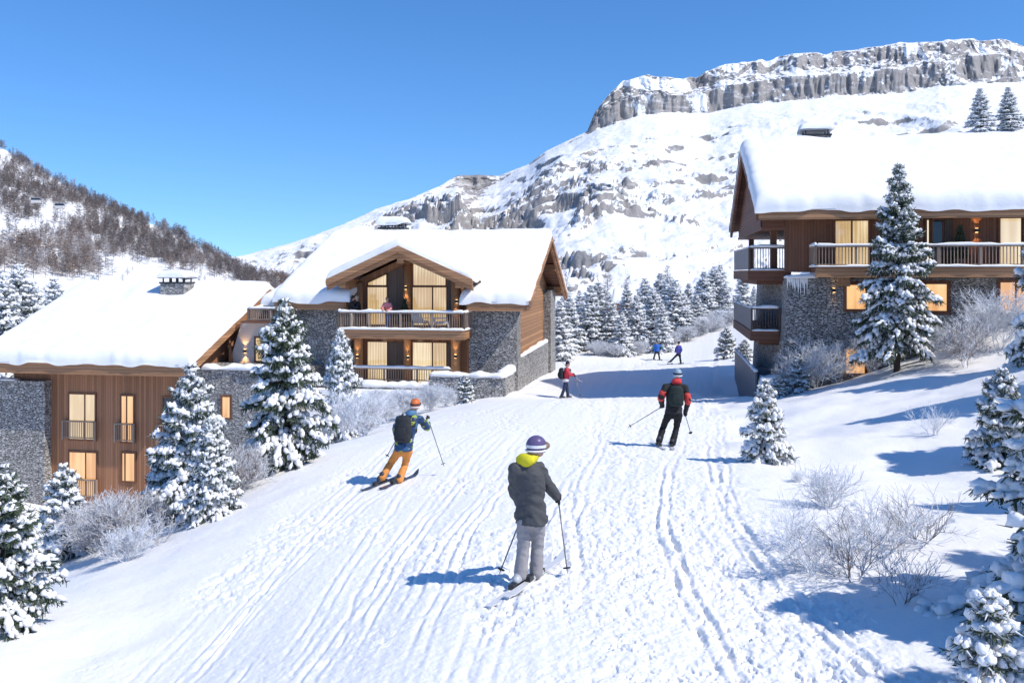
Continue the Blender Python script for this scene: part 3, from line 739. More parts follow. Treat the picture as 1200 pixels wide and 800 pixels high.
for k, (px, tp, D) in enumerate([(-8,316,88),(8,322,86),(24,310,92),(40,330,90),(64,326,120),(110,322,150),(122,328,150)]):
    spruce(px, tp, 385, D, 'far_a', ['snowy spruce cut by the left edge behind the left chalet roof','snowy spruce nearest the left edge behind the chalet roof','tallest snowy spruce behind the left chalet roof','shorter snowy spruce where the left chalet roof slopes up','lone snowy spruce at the foot of the brown wood','left one of two small spruces above the left chalet roof ridge','right one of two small spruces above the left chalet roof ridge'][k], 'spruces behind the left chalet', 1.15)
for k, (px, tp, D) in enumerate([(1149,104,88),(1182,102,89),(1212,110,90)]):
    spruce(px, tp, 170, D, 'far_b', ['snowy spruce standing left on the knoll above the right chalet roof','snowy spruce standing right on the knoll above the right chalet roof','snowy spruce cut by the right edge above the chalet roof'][k], 'spruces above the right chalet', 1.6)
for lab, px, bs, D, hh in [('bare larch rising left of the grove near the gable end',664,345,150,3.4),('dark bare larch rising behind the grove above the small hut',712,338,150,3.6),('broad bare larch beside the small snowy hut',733,340,150,2.0),('grey bare larch towering over the middle of the grove',782,340,150,4.4)]:
    q = P(px, bs, D); q[2] = min(q[2] + 0, q[2]); lone_larch(np.array([q[0], q[1], q[2] - 1.0]), hh + 1, lab, 'bare larches behind the grove', 260)

# ------------------------------------------------------------------ rimed shrubs
def shrub_mesh(h, spread, stems, seed, depth=4, r0=.012, lean=.0, bush=3, nside=3):
    r = np.random.default_rng(seed); S = []
    def grow(p, d, L, rr, lev):
        n = 3 if lev < 2 else 2; q = p
        for k in range(n):
            d2 = d + r.normal(size=3) * .16 + np.array([0, 0, .03]); d2 /= np.linalg.norm(d2)
            q2 = q + d2 * L / n; S.append((q, q2, rr * (1 - .25 * k / n), rr * (1 - .25 * (k + 1) / n))); q = q2; d = d2
            if lev < depth:
                for _ in range(bush if (k == n - 1 or lev > 0) else bush - 1):
                    a = r.uniform(0, 6.283); e1 = np.cross(d, [0.3, .1, .9]); e1 /= np.linalg.norm(e1); e2 = np.cross(d, e1)
                    sp = r.uniform(.45, .9); nd = d * math.cos(sp) + (e1 * math.cos(a) + e2 * math.sin(a)) * math.sin(sp); nd += np.array([0, 0, .12]); nd /= np.linalg.norm(nd)
                    grow(q, nd, L * r.uniform(.45, .68), rr * .62, lev + 1)
    for s in range(stems):
        a = r.uniform(0, 6.283); t = r.uniform(.05, 1) ** .7 * spread
        d = np.array([math.cos(a) * t + lean, math.sin(a) * t, 1.0]); d /= np.linalg.norm(d)
        grow(np.array([math.cos(a), math.sin(a), 0]) * .06 * h * r.random() + np.array([0, 0, -.06]), d, h * r.uniform(.42, .6), r0 * r.uniform(.7, 1.1), 1)
    A = np.array([s[0] for s in S]); B = np.array([s[1] for s in S]); ra = np.array([s[2] for s in S]); rb = np.array([s[3] for s in S])
    rmin = r0 * .32; ra = np.maximum(ra, rmin); rb = np.maximum(rb, rmin)
    d = B - A; d /= np.linalg.norm(d, axis=1, keepdims=True); e1 = np.cross(d, [.31, .22, .92]); e1 /= np.linalg.norm(e1, axis=1, keepdims=True); e2 = np.cross(d, e1)
    V = []
    for (Pp, rr) in ((A, ra), (B, rb)):
        for k in range(3):
            a = 2.0944 * k; V.append(Pp + (e1 * math.cos(a) + e2 * math.sin(a)) * rr[:, None])
    V = np.stack(V, 1); n = len(A); base = (np.arange(n) * 6)[:, None]
    Q = np.concatenate([base + np.array([[k, (k + 1) % 3, 3 + (k + 1) % 3, 3 + k]]) for k in range(3)])
    return mesh_np('twigs', V.reshape(-1, 3), Q, True)
SH = {'open': (shrub_mesh(1.1, 1.15, 8, 27, 3, .0085, bush=3), 1.1), 'wide': (shrub_mesh(1.1, 1.0, 9, 21, 4, .010), 1.1), 'dense': (shrub_mesh(1.6, .75, 14, 22, 4, .013), 1.6), 'sparse': (shrub_mesh(1.3, .95, 6, 23, 3, .011), 1.3), 'tuft': (shrub_mesh(.8, .65, 10, 24, 3, .009), .8), 'tall': (shrub_mesh(2.2, .5, 6, 25, 4, .016), 2.2)}
SHC = {}
def shrub(px, base, D, h, kind, label, group, mat='twig', wide=1.0):
    q = P(px, base, D); z = Hs(q[0], q[1]) - .03; me, h0 = SH[kind]
    key = (kind, mat)
    if key not in SHC:
        m2 = me.copy(); m2.materials.clear(); m2.materials.append(M[mat]); SHC[key] = m2
    o = bpy.data.objects.new('shrub', SHC[key]); COL.objects.link(o)
    o.location = (q[0], q[1], z); s = h / h0; o.scale = (s * wide, s * wide, s); o.rotation_euler = (0, 0, random.uniform(0, 6.28))
    return tag(o, label, 'shrub', group)
LS = 'rimed shrubs on the left bank'; RS = 'rimed shrubs on the right bank'; GS = 'rimed shrubs below the grove'
shrub(135, 652, 16, 1.2, 'dense', 'large brownish rimed shrub in front of the left chalet lower windows', LS, 'twig_b', 1.0)
shrub(112, 640, 17.5, 1.1, 'dense', 'rimed brown shrub close to the slim spruce by the left chalet', LS, 'twig_b')
shrub(160, 640, 17.5, 1.0, 'dense', 'rimed brown shrub beside the spruce clump by the left chalet', LS, 'twig_b')
shrub(150, 662, 14.6, .75, 'wide', 'low whitish shrub at the lip of the left bank', LS)
shrub(188, 646, 15.4, .7, 'sparse', 'sparse low shrub with dark twigs below the spruce clump', LS, 'twig_b')
shrub(282, 585, 18.6, 1.05, 'dense', 'rimed shrub filling the gap between the two big left spruces', LS, 'twig_b')
shrub(300, 575, 19.4, .8, 'tuft', 'small rimed tuft at the foot of the largest left spruce', LS)
shrub(408, 520, 25, 1.6, 'tall', 'pale upright rimed willow right of the largest left spruce', LS)
shrub(425, 512, 26.5, 1.35, 'dense', 'rimed shrub just left of the orange-helmeted skier', LS)
for k, (px, bs, D, h) in enumerate([(452,492,33,1.1),(478,484,34,1.25),(502,480,35,1.25),(520,474,37,1.0),(440,485,37,1.3),(465,470,38.5,1.0)]):
    shrub(px, bs, D, h, 'dense', ['rimed shrub behind the arm of the orange-helmeted skier','rimed shrub directly behind the orange helmet','rimed shrub just right of the orange helmet','rimed shrub beside the little round spruce','rimed shrub below the left end of the lower railing','rimed shrub against the terrace snow under the railing'][k], LS)
shrub(972, 596, 12.9, .85, 'tuft', 'feathery rimed shrub at the piste edge in sun', RS, wide=1.15)
shrub(1000, 690, 9.6, 1.05, 'open', 'sprawling dark-twigged shrub in the lower right shade', RS, 'twig_b', 1.0)
shrub(950, 668, 10, .9, 'open', 'whitish sprawling shrub on the shaded piste edge', RS, wide=1.1)
shrub(1040, 650, 10.4, .95, 'open', 'rimed shrub at the back of the lower right thicket', RS, wide=1.15)
shrub(1080, 650, 10.6, .9, 'open', 'thin brown-twigged shrub at the right end of the thicket', RS, 'twig_b')
shrub(1055, 715, 8.8, .7, 'sparse', 'sparse twiggy shrub hanging over the shaded trough', RS, 'twig_b')
shrub(930, 640, 11, .8, 'open', 'low white shrub left of the lower right thicket', RS)
shrub(1093, 522, 19.5, .85, 'sparse', 'small bright rimed sapling between two blue shadows on the bank', RS)
shrub(1132, 434, 31, 2.0, 'tall', 'dark-stemmed rimed shrub right of the tall spruce', RS, 'twig_b', 1.3)
shrub(1172, 400, 32.5, 2.6, 'tall', 'tall rimed sapling in front of the lower right windows', RS)
shrub(1150, 405, 34, 1.9, 'tall', 'leaning rimed sapling against the right chalet stone wall', RS)
shrub(958, 458, 36, 2.2, 'tall', 'big frosted shrub hiding the stone wall left of the lit cellar window', RS, wide=1.1)
shrub(938, 462, 36.3, 1.6, 'tall', 'frosted shrub at the left corner of the right chalet stone wall', RS)
shrub(982, 455, 36.4, 2.0, 'tall', 'thin frosted shrub beside the lit cellar window', RS)
shrub(1022, 440, 36, 1.9, 'dense', 'frosted shrub between the lit cellar window and the tall spruce', RS)
shrub(1080, 428, 35.5, 1.7, 'dense', 'frosted shrub behind the tall spruce trunk', RS)
shrub(958, 560, 14.6, .35, 'tuft', 'tiny rimed tuft in the snow right of the small piste spruce', RS)
shrub(935, 556, 15, .3, 'tuft', 'tiny rimed tuft left of its twin near the small piste spruce', RS)
for k, (px, bs, D, h) in enumerate([(700,416,70,1.3),(718,413,70,1.2),(745,410,72,1.3),(785,402,76,1.3),(820,392,79,1.8),(835,388,80,1.6),(805,396,77,1.4),(850,384,82,1.8)]):
    shrub(px, bs, D, h, 'dense', 'rimed shrub, %s from the left along the foot of the grove' % ORD[k if k not in (5, 6) else 11 - k], GS, wide=1.5)
# ------------------------------------------------------------------ buildings
TH = math.radians(10); CT, ST = math.cos(TH), math.sin(TH)
class House:
    """local axes: u along the front to the right, v into depth, z up; all heights given relative to the eye"""
    def __init__(s, name, x0, y0, zb, label, cat='building', group='chalets along the piste'):
        s.x0, s.y0, s.zb = x0, y0, zb
        s.root = empty(name, (x0, y0, zb), -TH, label, cat, group)
    def part(s, name, mb, mat, parent=None, **k):
        return mb.build(name, M[mat] if isinstance(mat, str) else mat, parent or s.root, shift=(0, 0, s.zb), **k)
    def partm(s, name, me, mat, parent=None):
        me.transform(Matrix.Translation((0, 0, -s.zb))); return link(name, me, M[mat], parent or s.root)
    def uz(s, px, py, v):
        a = (px - CXP) / F; b = (HZ - py) / F; t = (v + s.x0 * ST + s.y0 * CT) / (a * ST + CT)
        return (t * a - s.x0) * CT - (t - s.y0) * ST, t * b
    def u(s, px, v): return s.uz(px, 0, v)[0]
    def z(s, px, py, v): return s.uz(px, py, v)[1]
    def vz(s, px, py, u):
        a = (px - CXP) / F; b = (HZ - py) / F
        # (t a - x0) CT - (t - y0) ST = u
        t = (u + s.x0 * CT - s.y0 * ST) / (a * CT - ST); return (t * a - s.x0) * ST + (t - s.y0) * CT, t * b
    def world(s, u, v, z=0): return np.array([s.x0 + u * CT + v * ST, s.y0 - u * ST + v * CT, z])

def snow_slab(name, u0, u1, prof, T=.45, seed=0, over=.12, r=.4, res=.12, rr=.6, ucut=None):
    """thick rounded snow lying on a roof profile [(v,z)..] running along u"""
    prof = np.array(prof, float); seg = np.hypot(*np.diff(prof, axis=0).T); S = np.concatenate([[0], np.cumsum(seg)]); L = S[-1]
    def spaced(a, b):
        n = max(8, int((b - a) / res)); t = np.linspace(0, 1, n); e = np.array([0, .012, .03, .06, .1, .16, .24, .34]) / (b - a)
        t = np.unique(np.concatenate([e, 1 - e, t[(t > .4 / (b - a)) & (t < 1 - .4 / (b - a))]])); return a + t * (b - a)
    us = spaced(u0, u1); ss = spaced(0, L); U, SS = np.meshgrid(us, ss, indexing='ij')
    # smoothed profile for the top
    fine = np.linspace(0, L, 400); vf = np.interp(fine, S, prof[:, 0]); zf = np.interp(fine, S, prof[:, 1])
    k = max(1, int(rr / L * 400)); ker = np.ones(2 * k + 1) / (2 * k + 1)
    zs = np.convolve(np.pad(zf, k, mode='reflect', reflect_type='odd'), ker, 'valid')
    Vv = np.interp(SS, fine, vf); Z0 = np.interp(SS, fine, zf); Z1 = np.maximum(np.interp(SS, fine, zs), Z0 - .0)
    du = np.minimum(U - u0, u1 - U); ds = np.minimum(SS, L - SS)
    rs = r * (1 + .25 * vn(U * .9, SS * .9, seed + 3))
    def q(d): t = np.clip(1 - d / rs, 0, 1); return (1 - t ** 2.6) ** (1 / 2.2)
    E = q(du) * q(ds)
    Tn = T * (1 + .16 * fbm(U * .45, SS * .45, seed, 3)) + .03 * fbm(U * 2, SS * 2, seed + 1, 2)
    Zt = Z1 + Tn * E
    # wavy overhang: push the rim outwards
    wob = over * (.6 + .9 * vn(U * .8 + SS * .5, U * .1, seed + 5) + .4 * vn(U * 2.6 + SS * 2, U * .2, seed + 6))
    # direction outwards in v: sign at eaves
    dirv = np.where(SS < L / 2, np.sign(prof[0, 0] - prof[1, 0]), np.sign(prof[-1, 0] - prof[-2, 0]))
    Vt = Vv + dirv * wob * np.exp(-ds / .35) * (.35 + .65 * E)
    diru = np.where(U < (u0 + u1) / 2, -1, 1); Ut = U + diru * wob * .7 * np.exp(-du / .3) * (.35 + .65 * E)
    drop = -.10 * np.exp(-ds / .06) * (1 + vn(U * 1.3, SS, seed + 8))
    Zt = Zt + drop
    nu, nv = U.shape
    top = np.stack([Ut, Vt, Zt], -1).reshape(-1, 3); bot = np.stack([U, Vv, Z0 + .012], -1).reshape(-1, 3)
    # bottom rim takes the overhang of the top so that the lip curls under
    Q = grid_quads(nu, nv)[:, ::-1]; n = nu * nv
    Fq = [Q, Q[:, ::-1] + n]
    idx = np.arange(n).reshape(nu, nv)
    def stitch(a, flip):
        q4 = np.stack([a[:-1], a[1:], a[1:] + n, a[:-1] + n], -1); return q4[:, ::-1] if flip else q4
    Fq += [stitch(idx[0], True), stitch(idx[-1], False), stitch(idx[:, 0], False), stitch(idx[:, -1], True)]
    Fq = [f[:, ::-1] for f in Fq]
    return mesh_np(name, np.vstack([top, bot]), np.vstack(Fq), True)

def snow_strip(mb, p0, p1, w=.14, h=.09, seed=0, step=.10):
    """lumpy cap of snow along a rail or wall top"""
    p0 = np.array(p0, float); p1 = np.array(p1, float); L = np.linalg.norm(p1 - p0); n = max(4, int(L / step)); d = (p1 - p0) / L
    sd = np.cross(d, (0, 0, 1)); sd /= np.linalg.norm(sd)
    ss = np.linspace(0, L, n); hh = h * (1 + .45 * vn(ss * 1.1, ss * 0 + seed, 5) + .25 * vn(ss * 3.7, ss * 0 + seed, 6)); ww = w * (1 + .2 * vn(ss * 1.7, ss * 0 + seed, 7))
    m = 9; ring = []
    for k in range(m):
        a = math.pi * (k / (m - 1)) ; ring.append((math.cos(a), max(-.2, math.sin(a) ** .7 if math.sin(a) > 0 else 0)))
    ring += [(-.8, -.12), (.8, -.12)]; m = len(ring); V = []
    for i in range(n):
        e = min(1, min(ss[i], L - ss[i]) / .08 + .35)
        for a, b in ring: V.append(p0 + d * ss[i] + sd * a * ww[i] / 2 * e + np.array([0, 0, b * hh[i] * e]))
    Fs = [(i * m + j, i * m + (j + 1) % m, (i + 1) * m + (j + 1) % m, (i + 1) * m + j) for i in range(n - 1) for j in range(m)]
    Fs += [list(range(m))[::-1], list(range((n - 1) * m, n * m))]
    mb.add(V, Fs)

def railing(hs, pts, z0, z1, mat='rail', sp=.125, bw=.03, snow=True, snow_floor=False, seed=0, posts=1.6, parent=None):
    """balustrade along local points (u,v): square balusters, top and bottom rails, posts"""
    mb = MB(); sn = MB(); sf = MB()
    for i in range(len(pts) - 1):
        a = np.array([*pts[i], 0.]); b = np.array([*pts[i + 1], 0.]); L = np.linalg.norm(b - a); d = (b - a) / L
        zt = np.array([0, 0, 1.])
        mb.beam(a + zt * (z1 - .04), b + zt * (z1 - .04), .09, .07); mb.beam(a + zt * (z0 + .08), b + zt * (z0 + .08), .05, .05)
        n = int(L / sp)
        for k in range(1, n):
            p = a + d * L * k / n; mb.box(p[0] - bw / 2, p[0] + bw / 2, p[1] - bw / 2, p[1] + bw / 2, z0 + .1, z1 - .07)
        n = max(1, round(L / posts))
        for k in range(n + 1):
            p = a + d * L * k / n; mb.box(p[0] - .045, p[0] + .045, p[1] - .045, p[1] + .045, z0 - .05, z1 - .005)
        if snow: snow_strip(sn, a + zt * (z1 - .005), b + zt * (z1 - .005), .15, .10, seed + i * 7)
        if snow_floor: snow_strip(sf, a + zt * (z0 + .0) + np.array([0, -.06, 0]), b + zt * (z0 + .0) + np.array([0, -.06, 0]), .2, .08, seed + i * 7 + 3)
    o = hs.part('railing', mb, mat, parent)
    if snow: hs.part('snow_cap', sn, 'snow', o, smooth=True)
    if snow_floor: hs.part('floor_snow', sf, 'snow', o, smooth=True)
    return o
def window(hs, u0, u1, z0, z1, v, mat='win', fr='wood_vd', mull=(), trans=(), fw=.07, poly=None, depth=.10):
    """framed window on a wall whose face is at v (looking towards -v): frame proud of the wall, pane just behind its face"""
    f = MB(); vf, vb = v - .035, v + .03
    if poly is None:
        f.box(u0 - fw, u0, vf, vb, z0 - fw, z1 + fw); f.box(u1, u1 + fw, vf, vb, z0 - fw, z1 + fw)
        f.box(u0, u1, vf, vb, z1, z1 + fw); f.box(u0, u1, vf, vb, z0 - fw, z0)
    else:
        n = len(poly)
        for i in range(n):
            a = poly[i]; b = poly[(i + 1) % n]; f.beam((a[0], v, a[1]), (b[0], v, b[1]), fw, .07, (0, -1, 0))
    for m in mull: f.box(m - .035, m + .035, vf + .003, vb, z0, z1)
    for t in trans: f.box(u0, u1, vf + .006, vb, t - .035, t + .035)
    o = hs.part('window', f, fr)
    p = MB()
    if poly is None: p.box(u0, u1, v - .012, v + .02, z0, z1)
    else: p.prism(poly, 'v', v - .012, v + .02)
    hs.part('pane', p, mat, o); return o
def wall_lamp(hs, u, v, z, power=18):
    l = MB(); l.box(u - .06, u + .06, v - .12, v - .002, z - .08, z + .08)
    o = hs.part('wall_lamp', l, 'metal_d')
    g = MB(); g.box(u - .045, u + .045, v - .105, v - .02, z + .081, z + .088); g.box(u - .045, u + .045, v - .105, v - .02, z - .088, z - .081)
    hs.part('glow', g, 'lamp', o)
    for sg in (1, -1):
        w = hs.world(u, v - .16, z + sg * .12)
        ld = bpy.data.lights.new('lamp_light', 'SPOT'); ld.energy = power; ld.color = (1, .58, .24); ld.spot_size = math.radians(70); ld.spot_blend = .6; ld.shadow_soft_size = .04
        lo = bpy.data.objects.new('lamp_light', ld); COL.objects.link(lo); lo.location = w
        lo.rotation_euler = (math.radians(180 if sg > 0 else 0) + (math.radians(-8) if sg > 0 else math.radians(8)), 0, -TH)

def chimney(hs, u, v, w, d, z0, z1, legs=4, seed=3, capw=None, mat='stone'):
    s = MB().box(u - w / 2, u + w / 2, v - d / 2, v + d / 2, z0, z1)
    ch = hs.part('chimney', s, mat)
    l = MB(); 
    for k in range(legs):
        x = u - w / 2 + .12 + (w - .24) * k / (legs - 1)
        for y in (v - d / 2 + .1, v + d / 2 - .1): l.box(x - .03, x + .03, y - .03, y + .03, z1, z1 + .24)
    l.box(u - w / 2 - .05, u + w / 2 + .05, v - d / 2 - .05, v + d / 2 + .05, z1 - .06, z1 + .03)
    hs.part('legs', l, 'metal_d', ch)
    c = MB().box(u - w / 2 - .12, u + w / 2 + .12, v - d / 2 - .1, v + d / 2 + .1, z1 + .24, z1 + .31); hs.part('cap', c, 'metal_g', ch)
    me = snow_slab('snow_cap', u - w / 2 - .15, u + w / 2 + .15, [(v - d / 2 - .12, z1 + .31), (v, z1 + .32), (v + d / 2 + .12, z1 + .31)], .34, seed, .05, .32, .08, .2)
    hs.partm('snow_cap', me, 'snow', ch)

# ================= middle chalet =================
h = House('chalet', .09, 43.0, -7.5, 'chalet in the middle with cross gable, glowing windows and a balcony of people')
sl = .4354
def zr(v): return -1.34 + (v + 1.2) * sl if v <= 6.7 else 2.1 - (v - 6.7) * sl
# body
w = MB().prism([(.25, -7.5), (13.3, -7.5), (13.3, zr(13.3) - .3), (6.7, zr(6.7) - .3), (.25, zr(.25) - .3)], 'u', -11.9, -.05)
h.part('wall', w, 'wood_h')
gu0, gu1, gc = -9.02, -1.68, -5.35; gs = .444; gz = 1.33
def zg(u): return gz - abs(u - gc) * gs
f = MB().prism([(-8.7, -7.5), (-2.0, -7.5), (-2.0, zg(-2.0) - .35), (gc, gz - .35), (-8.7, zg(-8.7) - .35)], 'v', .14, 2.6)
h.part('front_wall', f, 'wood_v')
# stone wings of the front, and stone on the long side
s = MB(); s.box(-2.25, .06, -.28, .3, -7.5, -1.62); s.box(.0, .26, -.27, 13.2, -7.5, -4.32); s.box(-.06, .42, 11.2, 13.6, -7.5, zr(13.0) - .45); s.box(-.04, .2, -.265, .9, -4.32, -1.63)
h.part('stone_wall', s, 'stone')
h.part('stone_wall', MB().box(-12.0, -8.55, -.28, .3, -7.5, -1.62), 'stone')
sn = MB(); snow_strip(sn, (.16, .95, -4.32), (.16, 11.1, -4.32), .3, .16, 4); h.part('ledge_snow', sn, 'snow', smooth=True)
# roof slabs
roof = MB(); t = .2
def slab(m, u0, u1, va, vb, zf, th=.2): m.prism([(va, zf(va) - th), (vb, zf(vb) - th), (vb, zf(vb)), (va, zf(va))], 'u', u0, u1)
slab(roof, -12.3, 1.0, 1.2, 6.7, zr); slab(roof, -12.3, 1.0, 6.701, 14.6, zr); slab(roof, -12.3, -8.5, -1.2, 1.199, zr); slab(roof, -2.15, 1.0, -1.2, 1.199, zr)
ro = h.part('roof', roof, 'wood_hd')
b = MB()
b.box(-12.3, -8.5, -1.26, -1.12, -1.86, -1.33); h.part('eave_beam', MB().box(-2.15, .99, -1.26, -1.12, -1.86, -1.33), 'beam', ro)
for u_, ve in ((-8.5, .9), ):
    b.prism([(-1.25, -1.84), (1.1, zr(1.1) - .5), (1.1, zr(1.1) + .02), (-1.25, -1.34)], 'u', u_ - .01, u_ + .09)
h.part('eave_beam', b, 'beam', ro)
for (va, vb) in ((-1.35, 6.7), (14.75, 6.7)):
    vb_ = MB()
    for (dz, th_, uo) in ((.03, .30, 1.05), (-.22, .22, .95)):
        vb_.prism([(va, zr(va) + dz - th_), (vb, zr(vb) + dz - th_), (vb, zr(vb) + dz), (va, zr(va) + dz)][:: 1 if va < vb else -1], 'u', uo - .07, uo + .06)
    h.part('verge_board', vb_, 'beam', ro)
for v_ in (.3, 3.6, 6.7, 9.8, 13.0): h.part('purlin', MB().box(-.3, .9, v_ - .16, v_ + .16, zr(v_) - .62, zr(v_) - .21), 'beam', ro)
gt = MB().prism([(2.6, zr(2.6) - .35), (10.9, zr(10.9) - .35), (6.7, zr(6.7) - .3)], 'u', -.04, .05); h.part('gable_panel', gt, 'wood_vd')
# main roof snow: back part and the three front pieces
h.partm('roof_snow', snow_slab('s', -12.4, 1.05, [(1.0, zr(1.0)), (6.7, zr(6.7)), (14.75, zr(14.75))], .5, 1), 'snow', ro)
h.partm('roof_snow', snow_slab('s', -12.4, -8.2, [(-1.3, zr(-1.3)), (2.6, zr(2.6))], .46, 2), 'snow', ro)
h.partm('roof_snow', snow_slab('s', -2.5, 1.05, [(-1.3, zr(-1.3)), (2.6, zr(2.6))], .46, 3), 'snow', ro)
# cross gable
g = MB(); VF = -2.15
g.prism([(gu0, zg(gu0) - .2), (gc, gz - .2), (gc, gz), (gu0, zg(gu0))], 'v', VF, 5.0); g.prism([(gc + .001, gz - .2), (gu1, zg(gu1) - .2), (gu1, zg(gu1)), (gc + .001, gz)], 'v', VF, 5.0)
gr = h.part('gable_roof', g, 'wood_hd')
for (ua) in (gu0 - .05, gu1 + .05):
    vg = MB()
    for dz, th_, vo in ((.02, .34, VF - .06), (-.30, .24, VF + .10)):
        P4 = [(ua, zg(ua) + dz - th_), (gc, gz + dz - th_), (gc, gz + dz), (ua, zg(ua) + dz)]
        vg.prism(P4 if ua < gc else P4[::-1], 'v', vo - .07, vo + .07)
    h.part('verge_board', vg, 'beam', gr)
# snow on the cross gable (built along v, so swap axes)
me = snow_slab('s', VF - .08, 5.3, [(gu0 - .06, zg(gu0)), (gc, gz), (gu1 + .06, zg(gu1))], .42, 5, .10, .42)
co = np.empty(len(me.vertices) * 3, np.float32); me.vertices.foreach_get('co', co); co = co.reshape(-1, 3)[:, [1, 0, 2]]; me.vertices.foreach_set('co', np.ascontiguousarray(co).ravel()); me.flip_normals(); me.update()
h.partm('roof_snow', me, 'snow', gr)
# structure beams under the gable
bb = MB()
for u_ in (-8.35, gc, -2.4): bb.box(u_ - .17, u_ + .17, VF + .25, .6, zg(u_) - .75 if u_ != gc else gz - .85, zg(u_) - .3 if u_ != gc else gz - .35)
bb.box(-8.6, -2.1, -.02, .13, -2.86, -2.66)
for sg, u_ in ((1, -8.35), (-1, -2.4)): bb.beam((u_, -1.35, zg(u_) - .55), (u_, -.1, zg(u_) - 1.3), .16, .18)
h.part('gable_beam', bb, 'beam', gr)
for px_ in (420, 534):
    u_ = h.u(px_, -.15); c = MB().tube([(u_, -.16, -6.2), (u_, -.15, -2.9), (u_, -.15, zg(u_) - .6)], [.24, .235, .22], 14); h.part('log_post', c, 'log', smooth=True)
u_ = h.u(477, .0); c = MB().tube([(u_, .02, -6.2), (u_, .02, gz - .8)], [.2, .19], 14); h.part('log_post', c, 'log', smooth=True)
# glazing, measured on the wall plane v = .14
VW = .12
def U(px): return h.u(px, VW)
def Zp(py): return h.z(470, py, VW)
zt, zs_ = Zp(336), Zp(387)
uA, uB, uC, uD, uE = U(431), U(453.5), U(484), U(507), U(523)
window(h, uA, uB, zs_ + .1, zt - .03, VW, 'win'); window(h, uC, uE, zs_ + .1, zt - .03, VW, 'win', mull=(uD,))
def top(u): return zg(u) - .75
window(h, 0, 0, 0, 0, VW, 'win', poly=[(uA, zt + .05), (uB, zt + .05), (uB, top(uB)), (uA, top(uA))])
window(h, 0, 0, 0, 0, VW, 'win', poly=[(uC, zt + .05), (uE, zt + .05), (uE, top(uE)), (uC, top(uC))])
sh = MB(); sh.prism([(uB + .1, zs_), (U(473), zs_), (U(473), top(U(473))), (uB + .1, top(uB + .1))], 'v', .06, .135); h.part('shutter', sh, 'slat')
sh = MB(); sh.box(U(525), U(530), .06, .135, zs_, zt + .4); h.part('shutter', sh, 'slat')
z1_, z0_ = Zp(401), Zp(449)
window(h, uA, uB, z0_, z1_, VW, 'win'); window(h, uC, uE, z0_, z1_, VW, 'win', mull=(uD,))
sh = MB(); sh.box(uB + .1, U(473), .06, .135, z0_, z1_); h.part('shutter', sh, 'slat')
sh = MB(); sh.box(U(525), U(530), .06, .135, z0_, z1_); h.part('shutter', sh, 'slat')
for px_, py_ in ((419, 417), (534, 417), (477, 419)): wall_lamp(h, h.u(px_, -.4), -.38 if px_ != 477 else -.16, h.z(px_, py_, -.3), 12)
wall_lamp(h, h.u(477, .0), -.17, h.z(477, 337, -.1), 14)
wall_lamp(h, h.u(536, -.3), -.38, h.z(536, 353, -.3), 12)
# balcony
zf = h.z(470, 387, -1.8); zrl = h.z(470, 365.5, -1.8)
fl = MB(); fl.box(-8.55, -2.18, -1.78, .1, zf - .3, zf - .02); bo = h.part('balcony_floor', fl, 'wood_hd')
bm_ = MB(); bm_.box(-8.62, -2.1, -1.9, -1.78, zf - .42, zf + .02); bm_.box(-8.62, -8.5, -1.779, .05, zf - .4, zf + .019); bm_.box(-2.2, -2.08, -1.779, -.3, zf - .4, zf + .019)
for u_ in (-8.1, -6.2, -4.4, -2.5): bm_.box(u_ - .12, u_ + .12, -1.7, 0, zf - .55, zf - .301)
h.part('balcony_beam', bm_, 'beam', bo)
railing(h, [(-8.58, 0), (-8.58, -1.84), (-2.12, -1.84), (-2.12, -.3)], zf + .04, zrl, 'rail', .12, .03, True, True, 11)
# lower terrace: railing, stone retaining wall, snow
zl = h.z(470, 431, -1.2); zl0 = h.z(470, 447, -1.2)
railing(h, [(h.u(412, -1.2), -1.2), (h.u(528, -1.2), -1.2)], zl0, zl, 'rail', .12, .03, True, False, 31)
tw = MB(); tw.box(h.u(505, -2.6), h.u(592, -3.0), -3.0, -2.55, -8.0, h.z(550, 440, -2.6)); tw.box(h.u(592, -3.0) - .45, h.u(592, -3.0), -2.549, -.25, -8.0, h.z(550, 440, -2.6) - .002)
tw.box(-11.5, h.u(505, -2.6) - .05, -1.9, -1.5, -8.0, h.z(470, 452, -1.6))
two = h.part('terrace_wall', tw, 'stone_frost')
zt_ = h.z(550, 440, -2.6); sn = MB(); snow_strip(sn, (h.u(505, -2.6), -2.78, zt_ - .01), (h.u(592, -3.0) + .02, -2.78, zt_ - .01), .62, .26, 8); h.part('snow_cap', sn, 'snow', two, smooth=True); sn = MB(); snow_strip(sn, (h.u(592, -3.0) - .22, -2.7, zt_ - .01), (h.u(592, -3.0) - .22, -.2, zt_ - .01), .6, .26, 9); h.part('snow_cap', sn, 'snow', two, smooth=True); sn = MB()
snow_strip(sn, (-11.5, -1.7, h.z(470, 452, -1.6) - .01), (h.u(505, -2.6), -1.7, h.z(470, 452, -1.6) - .01), .6, .22, 10)
h.part('snow_cap', sn, 'snow', two, smooth=True)
tf = MB().box(-11.4, h.u(590, -2.5), -2.5, .12, -8.0, Zp(449) - .04); h.part('terrace_floor', tf, 'snow')
chimney(h, h.uz(460, 262, 7.2)[0], 7.4, 1.55, 1.0, 1.6, h.z(460, 267, 7.2), 4, 3)
HM = h; HM_floor = zf

